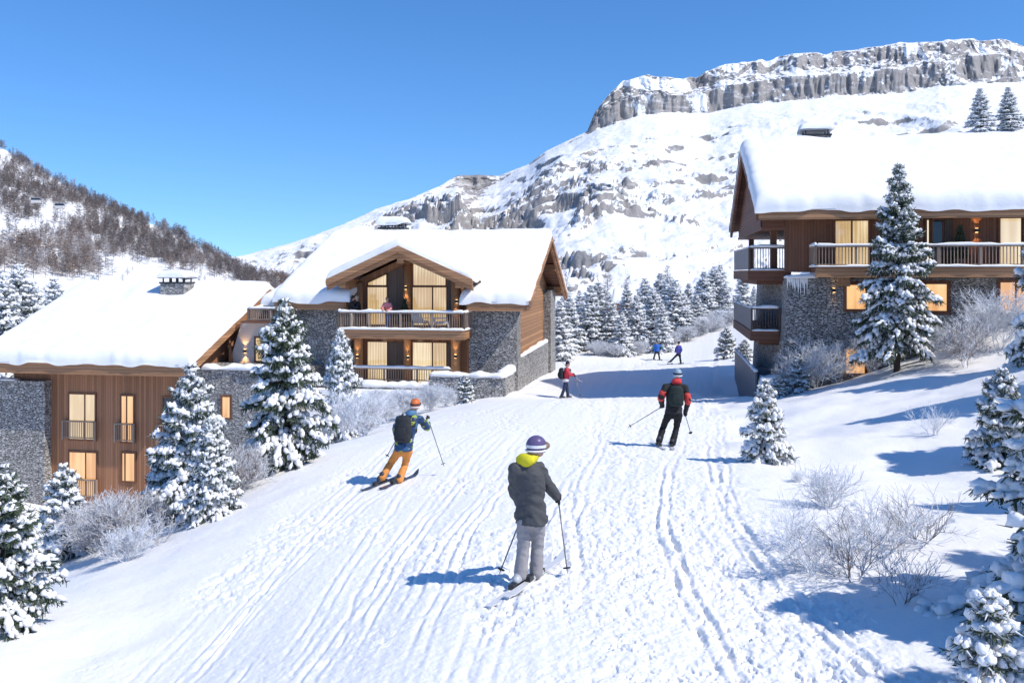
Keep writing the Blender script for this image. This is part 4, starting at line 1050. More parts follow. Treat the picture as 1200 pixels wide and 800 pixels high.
# ================= left chalet =================
h = House('chalet', -15.2, 40.5, -12.6, 'left chalet with a broad white roof over vertical boards and stone')
sv = .425; ze = -4.30
def zr2(v): return ze + v * sv if v <= 8 else ze + 8 * sv - (v - 8) * sv
w = MB().prism([(1.25, -12.6), (14.8, -12.6), (14.8, zr2(14.8) - .25), (8, zr2(8) - .25), (1.25, zr2(1.25) - .25)], 'u', -10.6, -1.05)
h.part('wall', w, 'wood_v')
us = h.u(58, 1.1)
h.part('stone_wall', MB().box(-11.2, us, .75, 1.6, -12.6, h.z(30, 446, .8)), 'stone')
sn = MB(); snow_strip(sn, (-11.2, .95, h.z(30, 446, .8)), (us - 1.6, .95, h.z(30, 446, .8)), .5, .16, 4); h.part('ledge_snow', sn, 'snow', smooth=True)
roof = MB()
slab(roof, -11.7, 0, 0, 8, zr2); slab(roof, -11.7, 0, 8.001, 16, zr2); ro = h.part('roof', roof, 'wood_hd')
h.part('eave_beam', MB().box(-11.72, .02, -.08, .06, ze - .62, ze - .02), 'beam', ro)
for uo in (0, -11.7):
    vb_ = MB(); vb_.prism([(-.07, ze - .45), (8, zr2(8) - .45), (8, zr2(8) + .02), (-.07, ze + .0)], 'u', uo - .05, uo + .08); vb_.prism([(8.001, zr2(8) - .45), (16, zr2(16) - .45), (16, zr2(16) + .02), (8.001, zr2(8) + .02)], 'u', uo - .05, uo + .08); h.part('verge_board', vb_, 'beam', ro)
h.partm('roof_snow', snow_slab('s', -11.85, .1, [(-.15, ze - .05), (8, zr2(8)), (16.1, zr2(16.1))], .5, 21, .12, .42), 'snow', ro)
# windows with their little railings
VL = 1.25
def win_l(p0, p1, y0, y1, mat, mull=None, rail_y=None, rm='rail', rail_b=None):
    u0, u1 = h.u(p0, VL), h.u(p1, VL); z1, z0 = h.z((p0 + p1) / 2, y0, VL), h.z((p0 + p1) / 2, y1, VL)
    window(h, u0, u1, z0, z1, VL - .02, mat, 'wood_vd', mull=() if mull is None else (h.u(mull, VL),), fw=.09)
    if rail_y: railing(h, [(u0 - .28, VL - .16), (u1 + .1, VL - .16)], h.z((p0 + p1) / 2, rail_b or y1, VL), h.z((p0 + p1) / 2, rail_y, VL), rm, .1, .028, False, False, 3, 2.0)
win_l(82, 111.5, 462, 514, 'win_p', 100, 492, 'rail', 514); win_l(143, 156.5, 464, 517, 'win_o', 149, 495, 'rail', 517); win_l(192, 206, 466, 519, 'win_d', None, 497, 'rail', 519)
win_l(82, 113, 530, 580, 'win_o', 101, 560, 'rail', 582); win_l(144, 158, 531, 563, 'win_o', 147)
win_l(192, 208, 533, 575, 'win_o')
# stone terrace block right of the facade, plaster link, little balcony
zb1 = h.z(265, 432, 1.6)
UB = h.u(348, 1.5)
blk = MB().box(-1.0, UB, 1.5, 6.0, -12.6, zb1); bo = h.part('stone_wall', blk, 'stone')
sn = MB(); snow_strip(sn, (-.4, 1.7, zb1 - .01), (UB, 1.7, zb1 - .01), .7, .24, 12); h.part('ledge_snow', sn, 'snow', bo, smooth=True)
window(h, h.u(261, 1.48), h.u(269.5, 1.48), h.z(265, 489, 1.5), h.z(265, 465, 1.5), 1.47, 'win_o', fw=.1)
zp1 = h.z(300, 377, 5)
pl = MB().prism([(h.u(268, 4.6), zb1 - .2), (h.u(338, 4.6), zb1 - .2), (h.u(338, 4.6), zp1), (h.u(283, 4.6), zp1)], 'v', 4.6, 9.0); h.part('plaster_wall', pl, 'plaster')
h.part('wood_cheek', MB().prism([(-.3, zb1 - .1), (h.u(268, 4.4), zb1 - .1), (h.u(268, 4.4), h.z(268, 396, 4.4))], 'v', 4.42, 4.59), 'wood_v')
window(h, h.u(300, 4.58), h.u(318, 4.58), zb1 + .1, h.z(308, 396, 4.6), 4.58, 'win', fw=.09)
wall_lamp(h, h.u(287.5, 4.6), 4.6, h.z(287, 411, 4.6), 25)
zf2 = zp1 + .02
h.part('balcony_floor', MB().box(h.u(284, 3.9), h.u(344, 3.9), 3.7, 9.2, zp1 + .005, zp1 + .12), 'wood_hd')
railing(h, [(h.u(291, 3.8), 6), (h.u(291, 3.8), 3.8), (h.u(344, 3.8), 3.8)], zp1 + .12, h.z(300, 361, 3.8), 'rail', .11, .03, True, False, 17)
lr = MB(); slab(lr, h.u(308, 5.4), h.u(352, 5.4) - .2, 5.5, 8.5, lambda v: h.z(320, 356, 5.5) + (v - 5.5) * .3)
lk = h.part('link_roof', lr, 'beam'); h.part('link_wall', MB().box(h.u(312, 6), h.u(345, 6), 6.2, 9.2, zp1 + .1, h.z(320, 357, 6.2) + .3), 'wood_v')
h.partm('link_snow', snow_slab('s', h.u(306, 5.4), h.u(350, 5.4), [(5.35, h.z(320, 356, 5.5)), (8.6, h.z(320, 356, 5.5) + .95)], .45, 33, .08, .35), 'snow', lk)
# chimney measured on the roof
uq, zq = h.uz(203, 348, 6.2); chimney(h, uq, 6.6, 1.45, 1.0, zr2(6.0) - .1, h.z(203, 331, 6.2), 4, 41)
HL = h

# ================= right chalet =================
h = House('chalet', 10.37, 36.0, -8.2, 'right chalet of dark boards over battered stone with stacked corner balconies')
ze3 = 2.72; s3 = .5
def zr3(v): return ze3 + v * s3 if v <= 6.8 else ze3 + 6.8 * s3 - (v - 6.8) * s3
UE = 15.0
zf3 = .05
w = MB().prism([(1.3, zf3), (13.2, zf3), (13.2, zr3(13.2) - .3), (6.8, zr3(6.8) - .3), (1.3, zr3(1.3) - .3)], 'u', 3.3, UE); h.part('wall', w, 'wood_vd')
h.part('front_wall', MB().box(1.27, 3.3, 1.3, 1.5, zf3, zr3(1.3) - .35), 'wood_vd')
# stone below, its left edge battered
st = MB().prism([(1.25, -8.2), (UE, -8.2), (UE, zf3 - .25), (1.38, zf3 - .25), (1.1, -5.4)], 'v', 1.2, 13.2); h.part('stone_wall', st, 'stone')
icy = MB(); snow_strip(icy, (1.2, 1.1, zf3 - .25), (2.6, 1.1, zf3 - .25), .3, .12, 6)
rr_ = np.random.default_rng(4)
for k in range(16):
    x = 1.35 + k * .055 + rr_.uniform(-.02, .02); L = rr_.uniform(.15, .75); icy.tube([(x, 1.16, zf3 - .25), (x, 1.16, zf3 - .25 - L * .6), (x, 1.16, zf3 - .25 - L)], [.04, .026, .006], 5)
h.part('icicles', icy, 'snow', smooth=True)
roof = MB(); slab(roof, 0, UE + .5, 0, 6.8, zr3); slab(roof, 0, UE + .5, 6.801, 13.8, zr3); ro = h.part('roof', roof, 'wood_hd')
h.part('eave_beam', MB().box(.02, UE + .5, -.1, .05, ze3 - .48, ze3 - .05), 'beam', ro)
vb_ = MB(); vb_.prism([(-.08, ze3 - .5), (6.8, zr3(6.8) - .5), (6.8, zr3(6.8) + .03), (-.08, ze3 - .0)], 'u', -.08, .05); vb_.prism([(6.801, zr3(6.8) - .5), (13.9, zr3(13.9) - .5), (13.9, zr3(13.9) + .03), (6.801, zr3(6.8) + .03)], 'u', -.08, .05)
h.part('verge_board', vb_, 'wood_hd', ro)
h.partm('roof_snow', snow_slab('s', -.12, UE + .6, [(-.15, ze3 - .05), (6.8, zr3(6.8)), (13.95, zr3(13.95))], .62, 51, .14, .5), 'snow', ro)
gp = MB().prism([(2.2, 2.02), (13.3, 2.02), (13.3, zr3(13.3) - .22), (6.8, zr3(6.8) - .25), (2.2, zr3(2.2) - .22)], 'u', .35, .5); gp.box(.3, 3.29, 1.31, 13.2, 1.9, 2.018); gp.box(.36, 1.26, 1.32, 1.45, 2.019, zr3(1.4) - .25)
h.part('gable_panel', gp, 'wood_hd')
for v_ in (2.85, 12.6): h.part('post', MB().box(.85, 1.12, v_ - .14, v_ + .14, zf3, 1.9), 'wood_vd')
# gable end balconies, three levels
def corner_balcony(zr_top, zfl, v0, v1, ul, ur, wood=True):
    f_ = MB().box(ul + .02, ur, v0 + .02, v1, zfl - .14, zfl); fo = h.part('balcony_floor', f_, 'wood_hd')
    b_ = MB(); b_.box(ul - .05, ur, v0 - .06, v0 + .019, zfl - .42, zfl + .03); b_.box(ul - .06, ul + .019, v0 + .02, v1, zfl - .42, zfl + .03); b_.box(ul + .35, ur, v0 + .25, v1, zfl - .62, zfl - .141)
    h.part('balcony_beam', b_, 'wood_hd', fo)
    r_ = railing(h, [(ul, v0), (ur, v0)], zfl + .03, zr_top, 'rail_d', .12, .03, True, True, 61)
    pn = MB(); pn.box(ul - .03, ul + .02, v0, v1, zfl + .06, zr_top - .02); po = h.part('balcony_panel', pn, 'rail_panel')
    s_ = MB(); snow_strip(s_, (ul, v0, zr_top - .02), (ul, v1, zr_top - .02), .14, .07, 8); h.part('snow_cap', s_, 'snow', po, smooth=True)
corner_balcony(1.17, zf3 + .05, 2.5, 10.5, -.1, 1.7); corner_balcony(-1.56, -2.62, 2.5, 12.0, .0, 1.2); 
# ground terrace with slate parapet and snowy stone pier
zg3 = -4.30
pn = MB(); pn.box(.02, .10, 1.2, 12, -7.2, zg3); pn.box(.101, 1.2, 2.6, 2.68, -6.2, zg3 + .03); po = h.part('terrace_parapet', pn, 'rail_panel')
s_ = MB(); snow_strip(s_, (.06, 1.2, zg3), (.06, 12, zg3), .16, .1, 18); h.part('snow_cap', s_, 'snow', po, smooth=True)
pier = MB().box(.2, 1.25, .9, 1.9, -8, h.z(900, 452, 1)); pr = h.part('stone_pier', pier, 'stone'); s_ = MB(); snow_strip(s_, (.15, 1.4, h.z(900, 452, 1) - .01), (1.2, 1.4, h.z(900, 452, 1) - .01), 1.1, .36, 28); h.part('snow_cap', s_, 'snow', pr, smooth=True)
# front balcony
zrf = h.z(1000, 287.5, -.1); zff = h.z(1000, 313, -.1); u0b = h.u(956, -.1)
fl = MB().box(u0b, UE, -.02, 1.29, zff - .25, zff - .02); fo = h.part('balcony_floor', fl, 'wood_hd')
h.part('balcony_beam', MB().box(u0b + .0, UE, -.16, -.021, zff - .42, zff + .0).box(u0b + 1.1, u0b + 1.4, .1, 1.19, zff - .8, zff - .26), 'beam', fo)
railing(h, [(u0b, 1.2), (u0b, -.1), (UE, -.1)], zff + .02, zrf, 'rail', .13, .032, True, True, 71)
# front windows
VR = 1.3
def win_r(p0, p1, y0, y1, mat, v=VR, mull=None, fw=.1, fr='wood_vd'):
    pm = (p0 + p1) / 2; window(h, h.u(p0, v), h.u(p1, v), h.z(pm, y1, v), h.z(pm, y0, v), v - .02, mat, fr, mull=() if mull is None else (h.u(mull, v),), fw=fw)
win_r(979, 1017, 259, 312, 'win', VR, 998); win_r(1086, 1090, 258, 312, 'win_p'); win_r(1091, 1104, 258, 312, 'win_d'); win_r(1172, 1197, 256, 312, 'win_p'); win_r(1199, 1216, 256, 312, 'win_d')
VS_ = 1.2
win_r(992, 1014, 334, 362, 'win_o', VS_, None, .13); win_r(1085, 1109, 333, 364, 'win_o', VS_, None, .16, 'wood_hd'); win_r(1172, 1204, 331, 366, 'win_o', VS_, 1190, .13, 'wood_hd'); win_r(991, 1013, 409, 437, 'win_o', VS_, None, .1)
sh = MB(); sh.box(h.u(1106, VR), h.u(1115, VR), 1.2, 1.28, zff, h.z(1110, 257, VR)); h.part('shutter', sh, 'slat')
wall_lamp(h, h.u(1144, VR), VR, h.z(1144, 270, VR), 22)
wall_lamp(h, h.u(977, 1.2), 1.2, h.z(977, 340, 1.2), 3)
uq, zq = h.uz(958, 160, 7); chimney(h, uq, 7.6, 1.3, 1.0, zr3(6.8) - .5, zr3(6.8) + .75, 2, 81)
HR = h

# ================= small far buildings =================
hh = House('hut', *P(729, 356, 128)[:2], -7.0, 'small brown hut under a thick white roof peeping out of the spruce grove', 'hut', None)
hw = MB().prism([(0, -7), (5, -7), (5, -4.2), (2.5, -2.9), (0, -4.2)], 'u', -1.0, 1.2); hh.part('wall', hw, 'wood_v')
rf = MB().prism([(-.6, -4.6), (2.5, -3.0), (2.5, -2.8), (-.6, -4.4)], 'u', -1.4, 1.6).prism([(2.501, -3.0), (5.6, -4.6), (5.6, -4.4), (2.501, -2.8)], 'u', -1.4, 1.6); rf = hh.part('roof', rf, 'beam')
hh.partm('roof_snow', snow_slab('s', -1.5, 1.7, [(-.65, -4.4), (2.5, -2.8), (5.65, -4.4)], .6, 3, .1, .5, .2), 'snow', rf)
hh = House('hut', *P(736, 338, 190)[:2], -6.0, 'tiny brown shed beyond the hut between two bare larches', 'hut', None)
zz = P(736, 338, 190)[2]
hh.part('wall', MB().prism([(0, -8), (4, -8), (4, zz - .6), (2, zz + .2), (0, zz - .6)], 'u', -1.2, 1.2), 'wood_v')
rf = MB().prism([(-.5, zz - .8), (2, zz + .2), (2, zz + .4), (-.5, zz - .6)], 'u', -1.5, 1.5).prism([(2.001, zz + .2), (4.5, zz - .8), (4.5, zz - .6), (2.001, zz + .4)], 'u', -1.5, 1.5); rf = hh.part('roof', rf, 'beam')
hh.partm('roof_snow', snow_slab('s', -1.6, 1.6, [(-.55, zz - .6), (2, zz + .4), (4.55, zz - .6)], .5, 4, .1, .4, .25), 'snow', rf)
# two lift cabins in front of the left hillside and the rope that carries them
A = P(-60, 212, 430); B = P(150, 262, 430)
rope = MB().tube([A, (A + B) / 2 - np.array([0, 0, .4]), B], .05, 5); tag(rope.build('lift_rope', M['metal_d']), 'thin dark lift rope crossing the left hillside above the larch wood', 'cable')
for k, (px, py) in enumerate(((42, 232), (70, 238.5))):
    q = P(px, py, 430); t_ = (q[0] - A[0]) / (B[0] - A[0]); rp = A + (B - A) * t_
    ca = empty('lift_cabin', (q[0], q[1], q[2] - 1.6), .1, ['left one of the two pale lift cabins hanging before the larch wood', 'right one of the two pale lift cabins hanging before the larch wood'][k], 'lift cabin', 'lift cabins over the left hillside')
    MB().prism([(-1.9, -.9), (1.9, -.9), (2.1, .45), (-2.1, .45)], 'v', -1.1, 1.1).build('body', M['plaster'], ca)
    MB().prism([(-2.05, .452), (2.05, .452), (1.8, 1.5), (-1.8, 1.5)], 'v', -1.05, 1.05).build('window', M['win_d'], ca)
    MB().box(-1.85, 1.85, -1.1, 1.1, 1.502, 1.75).build('roof', M['metal_g'], ca)
    MB().beam((0, 0, 1.75), (0, 0, float(rp[2] - (q[2] - 1.6))), .16, .16, (0, 1, 0)).build('hanger', M['metal_d'], ca)
# ------------------------------------------------------------------ people
M['skin'] = m_plain('skin', (.55, .33, .25), .5, .3, .05)
M['hair'] = m_plain('hair_dark', (.035, .022, .015), .6, .3, .2)
M['boot'] = m_plain('boot_dark', (.04, .04, .045), .4, .5)
M['boot_w'] = m_plain('boot_pale', (.45, .46, .48), .4, .5)
M['glove'] = m_plain('glove_black', (.02, .02, .022), .6, .3)
M['ski'] = m_plain('ski_white', (.62, .63, .65), .3, .5)
M['ski_d'] = m_plain('ski_dark', (.05, .06, .09), .3, .5)
M['pole'] = m_plain('pole_grey', (.16, .16, .17), .3, .6)
M['lens'] = m_plain('goggle_lens', (.25, .16, .10), .1, .8)
M['white_strap'] = m_plain('white_strap', (.78, .78, .8), .5)
M['pattern'] = m_jacket_pattern('patterned_jacket')
_mc = {}
def cloth(col, rough=.75):
    if isinstance(col, str): return M[col]
    k = tuple(col)
    if k not in _mc: _mc[k] = m_plain('cloth_%02d' % len(_mc), col, rough, .2, .16, 18)
    return _mc[k]
def unit(v): v = np.array(v, float); return v / (np.linalg.norm(v) + 1e-9)

def person(label, D, joints, face, cols, scale=1.0, helmet=None, hat=None, collar=None, hood=False, hair=False, vox=.018, group=None, wr=.012, boots='boot', goggles=None, ground=True, coat_long=.10, head_dir=None, cuffs=None, gloves=True):
    """joints: name -> (photo column, row, extra depth); face: heading in degrees, 0 = away from the camera, 90 = to the right"""
    J = {k: P(v[0], v[1], D) + 0 for k, v in joints.items()}
    for k, v in joints.items(): J[k] = P(v[0], v[1], D + v[2])
    fx = (J['fl'] + J['fr']) / 2
    root_xy = fx[:2]
    dz = 0
    if ground:
        dz = max(Hs(*J['fl'][:2]) - (J['fl'][2] - .03), -9) ; dz2 = Hs(*J['fr'][:2]) - (J['fr'][2] - .03); dz = (dz + dz2) / 2 + .02
    base = np.array([fx[0], fx[1], min(J['fl'][2], J['fr'][2]) - .05 + dz])
    for k in J: J[k] = J[k] + np.array([0, 0, dz]) - base
    root = empty('person', base, 0, label, 'person', group)
    a = math.radians(face); fw = np.array([math.sin(a), math.cos(a), 0]); rt = np.array([math.cos(a), -math.sin(a), 0]); up = np.array([0, 0, 1.])
    s = scale; hd = math.radians(face if head_dir is None else head_dir); hf = np.array([math.sin(hd), math.cos(hd), 0]); hr = np.array([math.cos(hd), -math.sin(hd), 0])
    sl_, sr_, ne, he = J['sl'], J['sr'], J['neck'], J['head']; hl, hr_ = J['hl'], J['hr']; pel = (hl + hr_) / 2
    def torso(mb, rings):
        ax = ne - pel; out = []
        for t, wx, wy, off in rings: out.append((pel + ax * t + fw * off * s, rt * wx * s, fw * wy * s))
        mb.loft(out)
    def arm(mb, side, r, gl=1.0):
        mb.limb([J['s' + side], J['e' + side], J['e' + side] + (J['w' + side] - J['e' + side]) * gl], [q * s for q in r])
    # body: one skin from head to feet
    b = MB(); torso(b, [(-.10, .10, .08, 0), (.0, .15, .10, 0), (.3, .145, .10, 0), (.65, .175, .115, 0), (.88, .16, .09, -.01), (.98, .07, .065, 0)])
    b.limb([ne - (he - ne) * .15, he], [.058 * s, .055 * s])
    b.ell(he, (.078 * s, .098 * s, .118 * s), (hr, hf, up)); b.ell(he + hf * .035 * s - up * .065 * s, (.052 * s, .055 * s, .055 * s), (hr, hf, up))
    b.ell(he + hf * .102 * s - up * .012 * s, (.014 * s, .02 * s, .026 * s), (hr, hf, up), 8, 6)
    for sg in (-1, 1): b.ell(he + hr * sg * .08 * s - up * .008 * s, (.014 * s, .022 * s, .034 * s), (hr, hf, up), 8, 6)
    for q in 'lr':
        arm(b, q, (.055, .042, .03)); b.limb([J['w' + q], J['w' + q] + unit(J['w' + q] - J['e' + q]) * .07 * s], [.03 * s, .034 * s])
        b.limb([J['h' + q], J['k' + q], J['a' + q]], [.085 * s, .058 * s, .042 * s]); b.limb([J['a' + q] + up * .02, J['f' + q] - up * .0 + fw * .10 * s], [.04 * s, .035 * s])
    link('body', fuse(b, 'body', vox * 1.1, 3), M['skin'], root)
    fc = MB()
    for sg in (-1, 1):
        fc = MB(); fc.ell(he + hf * .09 * s + hr * sg * .032 * s + up * .012 * s, (.014 * s, .008 * s, .009 * s), (hr, hf, up), 8, 6)
        fc.build('eye', M['hair'], root, True)
    MB().ell(he + hf * .098 * s - up * .062 * s, (.024 * s, .008 * s, .007 * s), (hr, hf, up), 8, 6).build('mouth', cloth((.35, .12, .10)), root, True)
    # trousers
    t_ = MB()
    for q in 'lr': t_.limb([J['h' + q] - up * .06 * s, J['k' + q], J['a' + q] - up * .01 * s], [.104 * s, .076 * s, .084 * s])
    t_.ell(pel + up * .03 * s, (.175 * s, .135 * s, .16 * s), (rt, fw, up)); t_.ell(pel - up * .05 * s, (.12 * s, .12 * s, .12 * s), (rt, fw, up))
    link('trousers', fuse(t_, 'trousers', vox, 3, wr * 1.0, 8), cloth(cols['legs']), root)
    # jacket
    j = MB(); cl = -coat_long
    torso(j, [(cl, .208, .178, 0), (cl + .1, .208, .172, 0), (.25, .19, .145, 0), (.6, .21, .15, 0), (.80, .21, .135, -.01), (.92, .15, .11, 0), (1.03, .088, .09, 0)])
    for q in 'lr': arm(j, q, (.084, .074, .060), .98); j.limb([ne - (ne - pel) * .06, J['s' + q] + (ne - J['s' + q]) * .12 - up * .01 * s], [.075 * s, .08 * s])
    jo = link('jacket', fuse(j, 'jacket', vox, 2, wr * 1.6, 9), cloth(cols['top']), root)
    if 'sleeve' in cols:
        for q in 'lr':
            sv_ = MB(); e, w_ = J['e' + q], J['w' + q]; u_ = J['s' + q]
            sv_.limb([e + (u_ - e) * .42, e + (w_ - e) * .12], [.094 * s, .088 * s])
            link('sleeve_panel', fuse(sv_, 'sleeve', vox, 1), cloth(cols['sleeve']), jo)
    if 'hem' in cols:
        h_ = MB(); torso(h_, [(cl - .05, .215, .158, 0), (cl + .06, .232, .176, 0), (cl + .2, .225, .172, 0)]); link('jacket_hem', fuse(h_, 'hem', vox, 2), cloth(cols['hem']), jo)
    if collar:
        c_ = MB(); ax = unit(he - ne); cc = ne + ax * .02 * s
        c_.loft([(cc - ax * .05 * s, rt * .115 * s, fw * .11 * s), (cc + ax * .02 * s, rt * .125 * s, fw * .125 * s), (cc + ax * .09 * s - fw * .01 * s, rt * .10 * s, fw * .11 * s)])
        if hood: c_.ell(cc - fw * .085 * s + ax * .015 * s, (.125 * s, .075 * s, .085 * s), (rt, fw, up))
        link('hood', fuse(c_, 'hood', vox, 3, wr * .6, 14), cloth(collar), root)
    if helmet:
        m_ = MB(); c0 = he + up * .03 * s - hf * .008 * s
        m_.ell(c0, (.103 * s, .125 * s, .114 * s), (hr, hf, up), 20, 12)
        V = np.array(m_.v); cut = he[2] - .035 * s; V[:, 2] = np.maximum(V[:, 2], cut + .035 * s * (V[:, :2] - c0[:2]).dot(hf[:2]) / (.14 * s)); m_.v = [tuple(q) for q in V]
        ho = m_.build('helmet', cloth(helmet, .3), root, True)
        rim = MB(); pts = [c0 - up * .062 * s + hr * math.cos(k * .3142) * .103 * s + hf * math.sin(k * .3142) * .125 * s for k in range(21)]; rim.tube(pts, .012 * s, 6, False); rim.build('rim', M['white_strap'] if goggles else M['glove'], ho, True)
    if goggles:
        g_ = MB(); gc_ = he + up * .022 * s
        prev = []
        for k in range(25):
            an = -math.pi / 2 + (k / 24) * 2 * math.pi; prev.append((gc_ + hr * math.cos(an) * .107 * s + hf * math.sin(an) * .13 * s - up * .0))
        V = []
        for q in prev: V += [q - up * .017 * s, q + up * .017 * s, (q - gc_) * 1.04 + gc_ + up * .017 * s, (q - gc_) * 1.04 + gc_ - up * .017 * s]
        g_.add(V, [(4 * i + a_, 4 * i + b_, 4 * i + 4 + b_, 4 * i + 4 + a_) for i in range(24) for a_, b_ in ((0, 1), (1, 2), (2, 3), (3, 0))])
        go = g_.build('goggles', cloth(goggles), root)
        MB().ell(he + hf * .105 * s + up * .018 * s, (.088 * s, .06 * s, .046 * s), (hr, hf, up), 14, 8).build('lens', M['lens'], go, True)
    if hat:
        m_ = MB(); m_.ell(he + up * .045 * s - hf * .01 * s, (.098 * s, .115 * s, .105 * s), (hr, hf, up)); m_.ell(he + up * .155 * s, (.035 * s,) * 3)
        link('hat', fuse(m_, 'hat', vox, 2), cloth(hat), root)
    if hair:
        m_ = MB(); m_.ell(he + up * .028 * s - hf * .02 * s, (.092 * s, .104 * s, .118 * s), (hr, hf, up)); m_.ell(he - hf * .06 * s - up * .06 * s, (.07 * s, .05 * s, .09 * s), (hr, hf, up))
        link('hair', fuse(m_, 'hair', vox, 2), M['hair'] if hair is True else cloth(hair), root)
    # boots
    for q in 'lr':
        bo = MB(); f_ = J['f' + q]; bo.limb([J['a' + q] + up * .05 * s, J['a' + q] - up * .0, f_ + up * .045 * s - fw * .03 * s], [.066 * s, .068 * s, .062 * s]); bo.limb([f_ + up * .03 * s - fw * .07 * s, f_ + up * .03 * s + fw * .15 * s], [.05 * s, .045 * s])
        o = link('boot', fuse(bo, 'boot', vox * .8, 2), M[boots], root)
        for k in range(3):
            bk = MB().box(-.03 * s, .03 * s, -.012, .012, 0, .014); bk.v = [tuple(np.array(v) + f_ + fw * (.09 - .05 * k) * s + up * (.085 + .03 * k) * s) for v in bk.v]; bk.build('buckle', M['metal_g'], o)
    # gloved hands: palm, four curled fingers and a thumb round the pole grip
    def hand(q, axis):
        w_ = J['w' + q]; ar = unit(w_ - J['e' + q]); g = w_ + ar * .075 * s; ax = unit(axis); e1 = -ar - ax * (-ar).dot(ax); e1 = unit(e1) if np.linalg.norm(e1) > .1 else unit(np.cross(ax, rt)); e2 = np.cross(ax, e1)
        m_ = MB(); m_.ell(g + e1 * .028 * s, (.03 * s, .042 * s, .05 * s), (e1, e2, ax)); m_.limb([w_ - ar * .06 * s, w_ + ar * .03 * s], [.056 * s, .04 * s])
        for k, ln_ in enumerate((.86, 1, .95, .75)):
            o_ = g + ax * (k - 1.5) * .024 * s
            m_.limb([o_ + (e1 * math.cos(t) + e2 * math.sin(t)) * .034 * s for t in np.linspace(.5, .5 + 3.6 * ln_, 5)], [.0135 * s] * 4 + [.011 * s], 8, 2)
        m_.limb([g + e1 * .03 * s - ax * .04 * s - e2 * .02 * s, g - e2 * .04 * s - ax * .045 * s, g - e2 * .026 * s - e1 * .025 * s - ax * .03 * s], [.017 * s, .015 * s, .012 * s], 8, 2)
        link('glove' if gloves else 'hand', fuse(m_, 'glove', min(vox * .5, .008) if vox < .03 else vox * .6, 1), M['glove'] if gloves else M['skin'], root)
        return g + base, ax
    G = {}
    for q in 'lr':
        tip = J.get('p' + q); G[q] = hand(q, (tip - J['w' + q]) if tip is not None else np.array([0, .3, -1.]))
    return root, {k: v + base for k, v in J.items()}, G, (fw, rt)

def pole(grip, tip, label, mat='pole', r=.0085, group='ski poles', name='ski_pole'):
    grip = np.array(grip); tip = np.array(tip); d = unit(tip - grip); L = np.linalg.norm(tip - grip)
    z = Hs(tip[0], tip[1])
    root = empty(name, tip, 0, label, 'ski pole', group)
    R = MB(); R.tube([(0, 0, 0) , -d * .05, -d * (L + .02)], [.003, r, r * 1.15], 8); R.build('shaft', M[mat], root, True)
    g = MB(); g.tube([-d * (L - .07), -d * (L + .06), -d * (L + .075)], [.016, .019, .012], 8); g.build('grip', M['glove'], root, True)
    b = MB(); e1 = unit(np.cross(d, (1, 0, .2))); e2 = np.cross(d, e1); b.loft([(-d * .055, e1 * .045, e2 * .045), (-d * .068, e1 * .045, e2 * .045)], 12); b.build('basket', M['glove'], root)
def ski(c, heading, label, mat='ski', L=1.6, pitch=None, width=.085, group='skis on the piste', roll=0, lift=.0):
    a = math.radians(heading); fx, fy = math.sin(a), math.cos(a)
    z = lambda t: Hs(c[0] + fx * t, c[1] + fy * t)
    p = math.atan2(float(H0(np.array([c[0] + fx * .6]), np.array([c[1] + fy * .6]))[0] - H0(np.array([c[0] - fx * .6]), np.array([c[1] - fy * .6]))[0]), 1.2) if pitch is None else pitch
    root = empty('ski', (c[0], c[1], c[2] + lift), 0, label, 'ski', group); root.rotation_euler = (p, roll, -a)
    n = 24; V = []
    for i in range(n + 1):
        t = -.45 * L + L * i / n; w = width * (.5 + .09 * math.cos(2 * math.pi * (i / n - .5)) * -1)
        zz = 0
        if i / n > .86: q = (i / n - .86) / .14; zz = .10 * q * q; w *= math.sqrt(max(.03, 1 - q ** 3))
        if i / n < .05: w *= .8; zz = .012
        V += [(-w, t, zz), (w, t, zz), (w, t, zz + .014), (-w, t, zz + .014)]
    Fs = [(4 * i + a_, 4 * i + 4 + a_, 4 * i + 4 + b_, 4 * i + b_) for i in range(n) for a_, b_ in ((0, 1), (1, 2), (2, 3), (3, 0))] + [(0, 1, 2, 3), (4 * n + 3, 4 * n + 2, 4 * n + 1, 4 * n)]
    MB().add(V, Fs).build('board', M[mat], root)
    b = MB(); b.box(-.035, .035, .10, .2, .0145, .06); b.box(-.035, .035, -.2, -.1, .0145, .075); b.box(-.025, .025, -.1, .1, .0145, .03); b.build('binding', M['metal_d'], root)
    return root
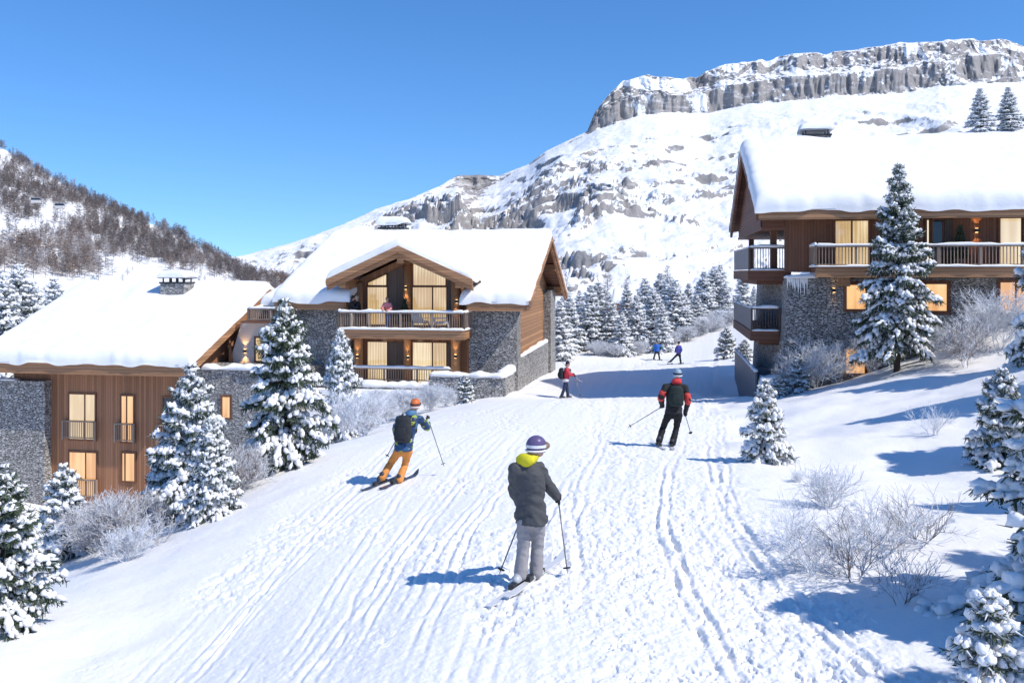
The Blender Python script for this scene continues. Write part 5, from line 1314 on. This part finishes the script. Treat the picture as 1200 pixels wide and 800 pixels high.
def pack(c, rt, fw, w, hgt, d, mat, label, straps=True, tilt=0, lid=None):
    """rucksack worn on a back: c = middle of its back panel, fw points to the wearer's front"""
    root = empty('backpack', c, 0, label, 'backpack', None); up = unit(np.array([0, 0, 1]) + np.array(fw) * tilt); b = -np.array(fw); o = np.zeros(3)
    m = MB(); m.loft([(o + b * d * .3 - up * hgt * .52, rt * w * .36, b * d * .3), (o + b * d * .5 - up * hgt * .42, rt * w * .5, b * d * .5), (o + b * d * .5 + up * hgt * .1, rt * w * .52, b * d * .52), (o + b * d * .45 + up * hgt * .38, rt * w * .44, b * d * .44), (o + b * d * .35 + up * hgt * .5, rt * w * .25, b * d * .25)])
    me = fuse(m, 'body', .014, 2, .01, 10); link('body', me, cloth(mat), root)
    k = MB(); k.loft([(o + b * d * 1.0 - up * hgt * .34, rt * w * .3, b * d * .12), (o + b * d * 1.04 - up * hgt * .1, rt * w * .34, b * d * .14), (o + b * d * .98 + up * hgt * .08, rt * w * .26, b * d * .1)]); link('pocket', fuse(k, 'pocket', .012, 2), cloth(mat), root)
    for sg in (-1, 1):
        s = MB(); x = rt * sg * w * .3; fwv = -b; s.tube([o + x + up * hgt * .36 + b * .02, o + x + up * hgt * .5 + fwv * .10, o + x * 1.15 + up * hgt * .2 + fwv * .31, o + x * 1.3 - up * hgt * .2 + fwv * .26, o + x * 1.2 - up * hgt * .36 + b * .02], .016, 6)
        s.build('strap', cloth(lid or (.03, .03, .03)), root, True)
    return root

SKG = 'skiers and walkers on the piste'
# --- skier in grey, nearest
jn = dict(head=(629, 523.5, .03), neck=(617, 540, 0), sl=(604, 549, -.05), sr=(631, 547, .08), el=(602, 574, .12), wl=(612, 593, .30), er=(642, 567, .16), wr=(651.5, 580, .3), hl=(615, 605, .0), hr=(630, 604, .06),
          kl=(613, 641, .03), kr=(630, 639, .12), al=(610, 672, -.02), ar=(628, 669, .12), fl=(608, 680, -.03), fr=(627, 676, .14), pl=(585, 672, .25), pr=(665, 671, .15))
r_, J, G, (fw, rt) = person('skier in charcoal jacket, grey trousers and purple helmet standing mid-piste', 10, jn, 28, dict(legs=(.30, .285, .29), top=(.078, .080, .084)), .98, helmet=(.12, .095, .20), goggles=(.72, .72, .76), collar=(.62, .56, .03), hood=True, vox=.016, wr=.02, group=SKG, coat_long=.11, head_dir=72, boots='boot_w')
pole(G['l'][0], J['pl'], 'ski pole behind the left leg of the skier in the charcoal jacket'); pole(G['r'][0], J['pr'], 'ski pole planted upright in the right hand of the skier in charcoal')
for q, lab in (('l', 'left white ski of the skier in the charcoal jacket'), ('r', 'right white ski of the skier in the charcoal jacket')):
    c = J['f' + q]; ski((c[0], c[1], Hs(c[0], c[1]) + .02), 28, lab, 'ski', 1.6)
# --- skier with orange helmet
jn = dict(head=(487, 476, .12), neck=(480.5, 487, .06), sl=(468, 492, 0), sr=(492, 492.5, .05), el=(463.5, 504, .05), wl=(465, 513, .3), er=(500.5, 503, .2), wr=(501.5, 494.5, .42), hl=(467.5, 526, 0), hr=(478, 527, 0),
          kl=(458.5, 543, .14), kr=(475, 545, .14), al=(448, 560, -.05), ar=(468, 563, -.05), fl=(445.5, 564, -.02), fr=(466.5, 567, -.02), pl=(452, 538, .3), pr=(520.5, 548, .3))
r_, J, G, (fw, rt) = person('skier in orange trousers, patterned blue jacket and orange helmet', 17, jn, 18, dict(legs=(.68, .27, .07), top='pattern'), .95, helmet=(.62, .16, .05), goggles=(.05, .05, .06), collar=(.10, .22, .36), vox=.022, wr=.018, group=SKG, coat_long=.06)
pole(G['l'][0], J['pl'], 'ski pole in the left hand of the orange-helmeted skier'); pole(G['r'][0], J['pr'], 'ski pole in the raised right hand of the orange-helmeted skier')
tc = (J['neck'] * .62 + (J['hl'] + J['hr']) / 2 * .38); pack(tc - fw * .13, rt, fw, .36, .52, .17, (.035, .037, .04), 'black backpack on the orange-helmeted skier', tilt=.12)
for q, lab in (('l', 'left dark ski of the orange-helmeted skier'), ('r', 'right dark ski of the orange-helmeted skier')):
    c = J['f' + q]; ski((c[0], c[1], Hs(c[0], c[1]) + .02), 30, lab, 'ski_d', 1.25)
# --- skier in black with red
jn = dict(head=(794, 440, .1), neck=(792.5, 450, .04), sl=(780, 455, 0), sr=(803, 456, 0), el=(774.5, 467, -.05), wl=(775.5, 476, .2), er=(806.5, 470.5, -.05), wr=(803.5, 483.5, .12), hl=(783.5, 484, 0), hr=(795, 484.5, 0),
          kl=(777.5, 501, .12), kr=(792.5, 504, .12), al=(772.5, 517.5, -.05), ar=(788, 520.5, -.05), fl=(771.8, 521, -.02), fr=(787, 524, -.02), pl=(736, 502, .4), pr=(810, 511, .3))
r_, J, G, (fw, rt) = person('skier in black with red collar and red sleeve patches, seen from behind', 20, jn, 4, dict(legs=(.018, .018, .02), top=(.03, .028, .03), sleeve=(.62, .07, .06)), .98, helmet=(.30, .38, .45), goggles=(.03, .03, .035), collar=(.60, .05, .05), hood=True, vox=.024, wr=.02, group=SKG, coat_long=.04)
pole(G['l'][0], J['pl'], 'ski pole reaching out to the left of the skier in black and red'); pole(G['r'][0], J['pr'], 'ski pole hanging at the right side of the skier in black and red')
tc = (J['neck'] * .6 + (J['hl'] + J['hr']) / 2 * .4); pack(tc - fw * .14, rt, fw, .34, .48, .17, (.022, .032, .03), 'dark backpack on the skier in black and red')
for q, lab in (('l', 'left white ski of the skier in black and red'), ('r', 'right white ski of the skier in black and red')):
    c = J['f' + q]; ski((c[0], c[1], Hs(c[0], c[1]) + .015), 8 if q == 'r' else -2, lab, 'ski', 1.6)
# --- walker with skis on the shoulder
jn = dict(head=(665.5, 428, 0), neck=(664.5, 433, 0), sl=(663.5, 434.5, .18), sr=(664, 435, -.2), el=(666.5, 440, .2), wl=(670.5, 440, .15), er=(667.5, 440.5, -.22), wr=(672, 441.5, -.2), hl=(663, 448, .09), hr=(663, 448, -.09),
          kl=(664.5, 457, .1), kr=(661, 457.5, -.1), al=(665.5, 464.5, .1), ar=(658.2, 465, -.1), fl=(666, 467, .1), fr=(658, 467.5, -.1), pr=(680, 466, -.3))
r_, J, G, (fw, rt) = person('walker in red jacket and dark hat by the chalet, skis on one shoulder', 40, jn, 84, dict(legs=(.035, .045, .09), top=(.60, .05, .07), hem=(.7, .7, .72)), .98, hat=(.03, .03, .04), vox=.03, wr=.015, group=SKG, coat_long=.0)
pole(G['r'][0], J['pr'], 'ski pole in the hand of the walker in red', r=.013)
tc = (J['neck'] * .6 + (J['hl'] + J['hr']) / 2 * .4); pack(tc - fw * .14, rt, fw, .38, .52, .24, (.025, .028, .035), 'black backpack on the walker in the red jacket')
a_ = P(652.5, 417, 40.15); b_ = P(672, 440, 40.0); d_ = unit(b_ - a_)
for k, lab in ((0, 'upper ski of the pair over the shoulder of the walker in red'), (1, 'lower ski of the pair over the shoulder of the walker in red')):
    c = a_ + d_ * .8 + np.array([0, .16 + .03 * k, .05 - .05 * k]); root = ski(c, 90, lab, 'ski_d' if k else 'ski', 1.75, pitch=math.atan2(d_[2], d_[0]), group='skis carried on a shoulder', roll=0)
# --- far pair in blue
jn = dict(head=(769.5, 398.5, 0), neck=(769.6, 402, 0), sl=(767, 402.8, 0), sr=(772.5, 402.8, 0), el=(765.2, 406.5, 0), wl=(765.8, 409.5, .1), er=(775.6, 405.6, 0), wr=(778.2, 408.6, 0), hl=(768.3, 410, 0), hr=(771.2, 410, 0),
          kl=(767.2, 414.6, 0), kr=(772.2, 414.6, 0), al=(766.2, 418.5, 0), ar=(773, 419, 0), fl=(765.6, 419.8, 0), fr=(773.2, 420.2, 0))
r_, J, G, (fw, rt) = person('far skier in a bright blue jacket, arm held out, before the grove', 69, jn, 10, dict(legs=(.03, .035, .05), top=(.03, .13, .50), sleeve=(.04, .18, .14)), .98, helmet=(.04, .10, .14), vox=.045, wr=.01, group=SKG, coat_long=.02)
for q, lab in (('l', 'left ski of the far skier in bright blue'), ('r', 'right ski of the far skier in bright blue')):
    c = J['f' + q]; ski((c[0], c[1], Hs(c[0], c[1]) + .02), -70, lab, 'ski_d', 1.6)
jn = dict(head=(795.4, 401.5, 0), neck=(795.5, 404.3, 0), sl=(793.4, 405.3, .1), sr=(797.5, 405.3, -.1), el=(791.8, 408.5, .15), wl=(791.2, 411, .1), er=(799, 409.5, -.2), wr=(797.5, 412.3, -.2), hl=(794, 413.5, .08), hr=(796.4, 413.5, -.08),
          kl=(790.2, 418.2, .08), kr=(797.2, 420, -.08), al=(785.8, 422.6, .08), ar=(798, 425.2, -.08), fl=(785, 424, .08), fr=(798, 426.8, -.08))
r_, J, G, (fw, rt) = person('far skier in a violet-blue jacket with a dark pointed hat, striding', 60, jn, -50, dict(legs=(.02, .02, .035), top=(.09, .09, .38)), .98, hat=(.025, .025, .03), vox=.045, wr=.01, group=SKG, coat_long=.02)
for q, lab in (('l', 'left ski of the far skier in violet'), ('r', 'right ski of the far skier in violet')):
    c = J['f' + q]; ski((c[0], c[1], Hs(c[0], c[1]) + .02), -75, lab, 'ski_d', 1.6)
# --- people on the balcony
def standing(x, y, z, face, hgt, lean=0.0):
    s = hgt / 1.75; a = math.radians(face); fw = np.array([math.sin(a), math.cos(a), 0]); rt = np.array([math.cos(a), -math.sin(a), 0])
    def p(r_, f_, u_): q = np.array([x, y, z]) + (rt * r_ + fw * f_ + np.array([0, 0, u_])) * s; return (CXP + F * q[0] / q[1], HZ - F * q[2] / q[1], q[1])
    J = dict(head=p(0, .1 + lean, 1.62), neck=p(0, .05 + lean, 1.44), sl=p(-.17, .04 + lean, 1.38), sr=p(.17, .04 + lean, 1.38), el=p(-.25, .14 + lean, 1.13), er=p(.25, .14 + lean, 1.13), wl=p(-.14, .36 + lean, 1.06), wr=p(.14, .36 + lean, 1.06),
             hl=p(-.09, 0, .92), hr=p(.09, 0, .92), kl=p(-.1, .03, .5), kr=p(.1, .03, .5), al=p(-.1, 0, .09), ar=p(.1, 0, .09), fl=p(-.1, .02, .03), fr=p(.1, .02, .03))
    return J
def balcony_person(u, v, face, hgt, label, cols, lean=0.0, **k):
    q = HM.world(u, v); J = standing(q[0], q[1], HM_floor - .02, face, hgt, lean)
    return person(label, 0, J, face, cols, hgt / 1.75, vox=.03, wr=.01, ground=False, group='people on the chalet balcony', gloves=False, **k)
uu = lambda px, v: HM.u(px, v)
balcony_person(uu(411, -1.4), -1.35, 70, 1.72, 'dark-haired person in a black jacket at the left end of the balcony', dict(legs=(.60, .54, .44), top=(.02, .02, .024)), hair=True)
balcony_person(uu(419, -1.35), -1.2, 250, 1.70, 'person in black with a pale hat facing the dark-haired one on the balcony', dict(legs=(.10, .09, .09), top=(.025, .025, .03)), hat=(.45, .32, .22))
balcony_person(uu(455, -1.4), -1.4, 190, 1.66, 'person in a pink top and blue jeans leaning on the balcony rail', dict(legs=(.12, .16, .28), top=(.62, .22, .22)), .12, hair=(.30, .12, .07))
# --- a red skier far up the left slope
V = HILL['V']; d = (CXP + F * V[..., 0] / V[..., 1] - 155) ** 2 + (HZ - F * V[..., 2] / V[..., 1] - 316) ** 2; q = V[np.unravel_index(np.argmin(d), d.shape)]
J_ = standing(q[0], q[1], q[2] + .05, 60, 1.9); person('tiny far skier in red on the open slope of the left hillside', 0, J_, 60, dict(legs=(.15, .02, .03), top=(.45, .03, .05)), 1.09, hat=(.1, .02, .03), vox=.05, wr=0, ground=False)

# ------------------------------------------------------------------ things on the balconies
def lounge_chair(hs, u, v, zf, rz, label):
    w = hs.world(u, v, zf); root = empty('lounge_chair', w, rz, label, 'chair', 'lounge chairs on the balcony')
    MB().beam((-.3, -.3, .38), (-.3, .34, .32), .5 * 0 + .05, .05).beam((.3, -.3, .38), (.3, .34, .32), .05, .05).build('frame', M['white_strap'], root)
    MB().prism([(-.32, .40), (.3, .34), (.3, .40), (-.32, .46)], 'u', -.27, .27).build('seat', M['white_strap'], root)
    MB().prism([(.26, .36), (.34, .34), (.62, .92), (.55, .95)], 'u', -.27, .27).build('backrest', M['white_strap'], root)
    for x in (-.3, .3):
        MB().beam((x, -.28, .4), (x, -.36, 0), .04, .04).build('leg', M['white_strap'], root); MB().beam((x, .3, .34), (x, .42, 0), .04, .04).build('leg', M['white_strap'], root)
        MB().beam((x, -.28, .58), (x, .4, .6), .05, .03).build('armrest', M['white_strap'], root)
lounge_chair(HM, uu(494, -.8), -.9, HM_floor - .02, math.radians(160), 'white lounge chair on the balcony facing the rail, left one of two')
lounge_chair(HM, uu(518, -.8), -.9, HM_floor - .02, math.radians(100), 'white lounge chair on the balcony seen side-on by the right post')
def potted(hs, u, v, zf, hgt, r, label):
    root = empty('potted_conifer', hs.world(u, v, zf), 0, label, 'potted plant', 'potted conifers on the balconies')
    MB().loft([((0, 0, 0), (.15, 0, 0), (0, .15, 0)), ((0, 0, .32), (.2, 0, 0), (0, .2, 0)), ((0, 0, .36), (.2, 0, 0), (0, .2, 0))]).build('pot', M['rail'], root, True)
    g = np.random.default_rng(2); n = 900; t = g.random(n) ** 1.3; a = g.uniform(0, 6.28, n); rr = r * (1 - t) ** .8 * g.uniform(.6, 1.05, n); p = np.stack([np.cos(a) * rr, np.sin(a) * rr, .36 + t * (hgt - .36)], -1)
    d = np.stack([np.cos(a) * .5, np.sin(a) * .5, g.uniform(.2, 1, n)], -1) * .13; w = np.cross(d, g.normal(size=(n, 3))); w /= np.linalg.norm(w, axis=1, keepdims=True); w *= .022
    Vv = np.stack([p - w, p + w, p + d + w * .4, p + d - w * .4], 1).reshape(-1, 3); me = mesh_np('crown', Vv, np.arange(len(Vv)).reshape(-1, 4)); link('crown', me, M['foliage'], root)
    MB().tube([(0, 0, .3), (0, 0, hgt * .8)], [.03, .01], 6).build('trunk', M['bark'], root)
potted(HM, uu(474, -.7), -.7, HM_floor - .02, 1.5, .3, 'dark green cone-shaped conifer in a pot in the middle of the balcony')
potted(HR, HR.u(1125, .7), .7, HR.z(1000, 313, -.1) - .02, 1.7, .32, 'potted conifer behind the long railing of the right chalet')

# ------------------------------------------------------------------ light, sky, camera
EL, AZ = 48.0, 28.0     # sun: elevation, and degrees from straight right towards the camera
e_, a_ = math.radians(EL), math.radians(AZ)
sv_ = Vector((math.cos(a_) * math.cos(e_), -math.sin(a_) * math.cos(e_), math.sin(e_)))
ld = bpy.data.lights.new('sun', 'SUN'); ld.energy = SUN_E; ld.angle = math.radians(.6); ld.color = (1, .95, .875)
so = bpy.data.objects.new('sun', ld); COL.objects.link(so); so.rotation_euler = sv_.to_track_quat('Z', 'Y').to_euler()
wld = bpy.data.worlds.new('World'); scene.world = wld; wld.use_nodes = True; nt = wld.node_tree; nt.nodes.clear()
skyn = nt.nodes.new('ShaderNodeTexSky'); skyn.sky_type = 'NISHITA'; skyn.sun_disc = False; skyn.sun_elevation = e_; skyn.sun_rotation = math.radians(90 + AZ)
skyn.altitude = SKY_ALT; skyn.air_density = SKY_AIR; skyn.dust_density = SKY_DUST; skyn.ozone_density = SKY_OZ
# the sky dome is compressed towards the horizon: a thin clear mountain air with a deep even blue
tc = nt.nodes.new('ShaderNodeTexCoord'); sp_ = nt.nodes.new('ShaderNodeSeparateXYZ'); mz = nt.nodes.new('ShaderNodeMath'); mz.operation = 'MULTIPLY_ADD'; mz.inputs[1].default_value = .8; mz.inputs[2].default_value = .085
cb = nt.nodes.new('ShaderNodeCombineXYZ'); nv_ = nt.nodes.new('ShaderNodeVectorMath'); nv_.operation = 'NORMALIZE'; hs_ = nt.nodes.new('ShaderNodeHueSaturation'); hs_.inputs['Saturation'].default_value = 1.2; hs_.inputs['Hue'].default_value = .503
nt.links.new(tc.outputs['Generated'], sp_.inputs[0]); nt.links.new(sp_.outputs[2], mz.inputs[0]); nt.links.new(sp_.outputs[0], cb.inputs[0]); nt.links.new(sp_.outputs[1], cb.inputs[1]); nt.links.new(mz.outputs[0], cb.inputs[2]); nt.links.new(cb.outputs[0], nv_.inputs[0]); nt.links.new(nv_.outputs[0], skyn.inputs[0]); nt.links.new(skyn.outputs[0], hs_.inputs['Color'])
bg = nt.nodes.new('ShaderNodeBackground'); bg.inputs[1].default_value = SKY_S; ow = nt.nodes.new('ShaderNodeOutputWorld')
nt.links.new(hs_.outputs[0], bg.inputs[0]); nt.links.new(bg.outputs[0], ow.inputs[0])
cam = bpy.data.cameras.new('camera'); co_ = bpy.data.objects.new('camera', cam); COL.objects.link(co_)
cam.sensor_width = 36; cam.lens = 30; cam.shift_y = -80 / 1200; cam.clip_start = .1; cam.clip_end = 20000
co_.location = (0, 0, 0); co_.rotation_euler = (math.radians(90), 0, 0); scene.camera = co_
scene.view_settings.view_transform = 'Standard'; scene.view_settings.look = 'None'; scene.view_settings.exposure = EXPO; scene.view_settings.gamma = 1
scene.render.engine = 'CYCLES'; cy = scene.cycles
cy.max_bounces = 6; cy.diffuse_bounces = 3; cy.glossy_bounces = 2; cy.transparent_max_bounces = 6; cy.caustics_reflective = False; cy.caustics_refractive = False
cy.use_denoising = True; cy.use_adaptive_sampling = True; cy.adaptive_threshold = .015
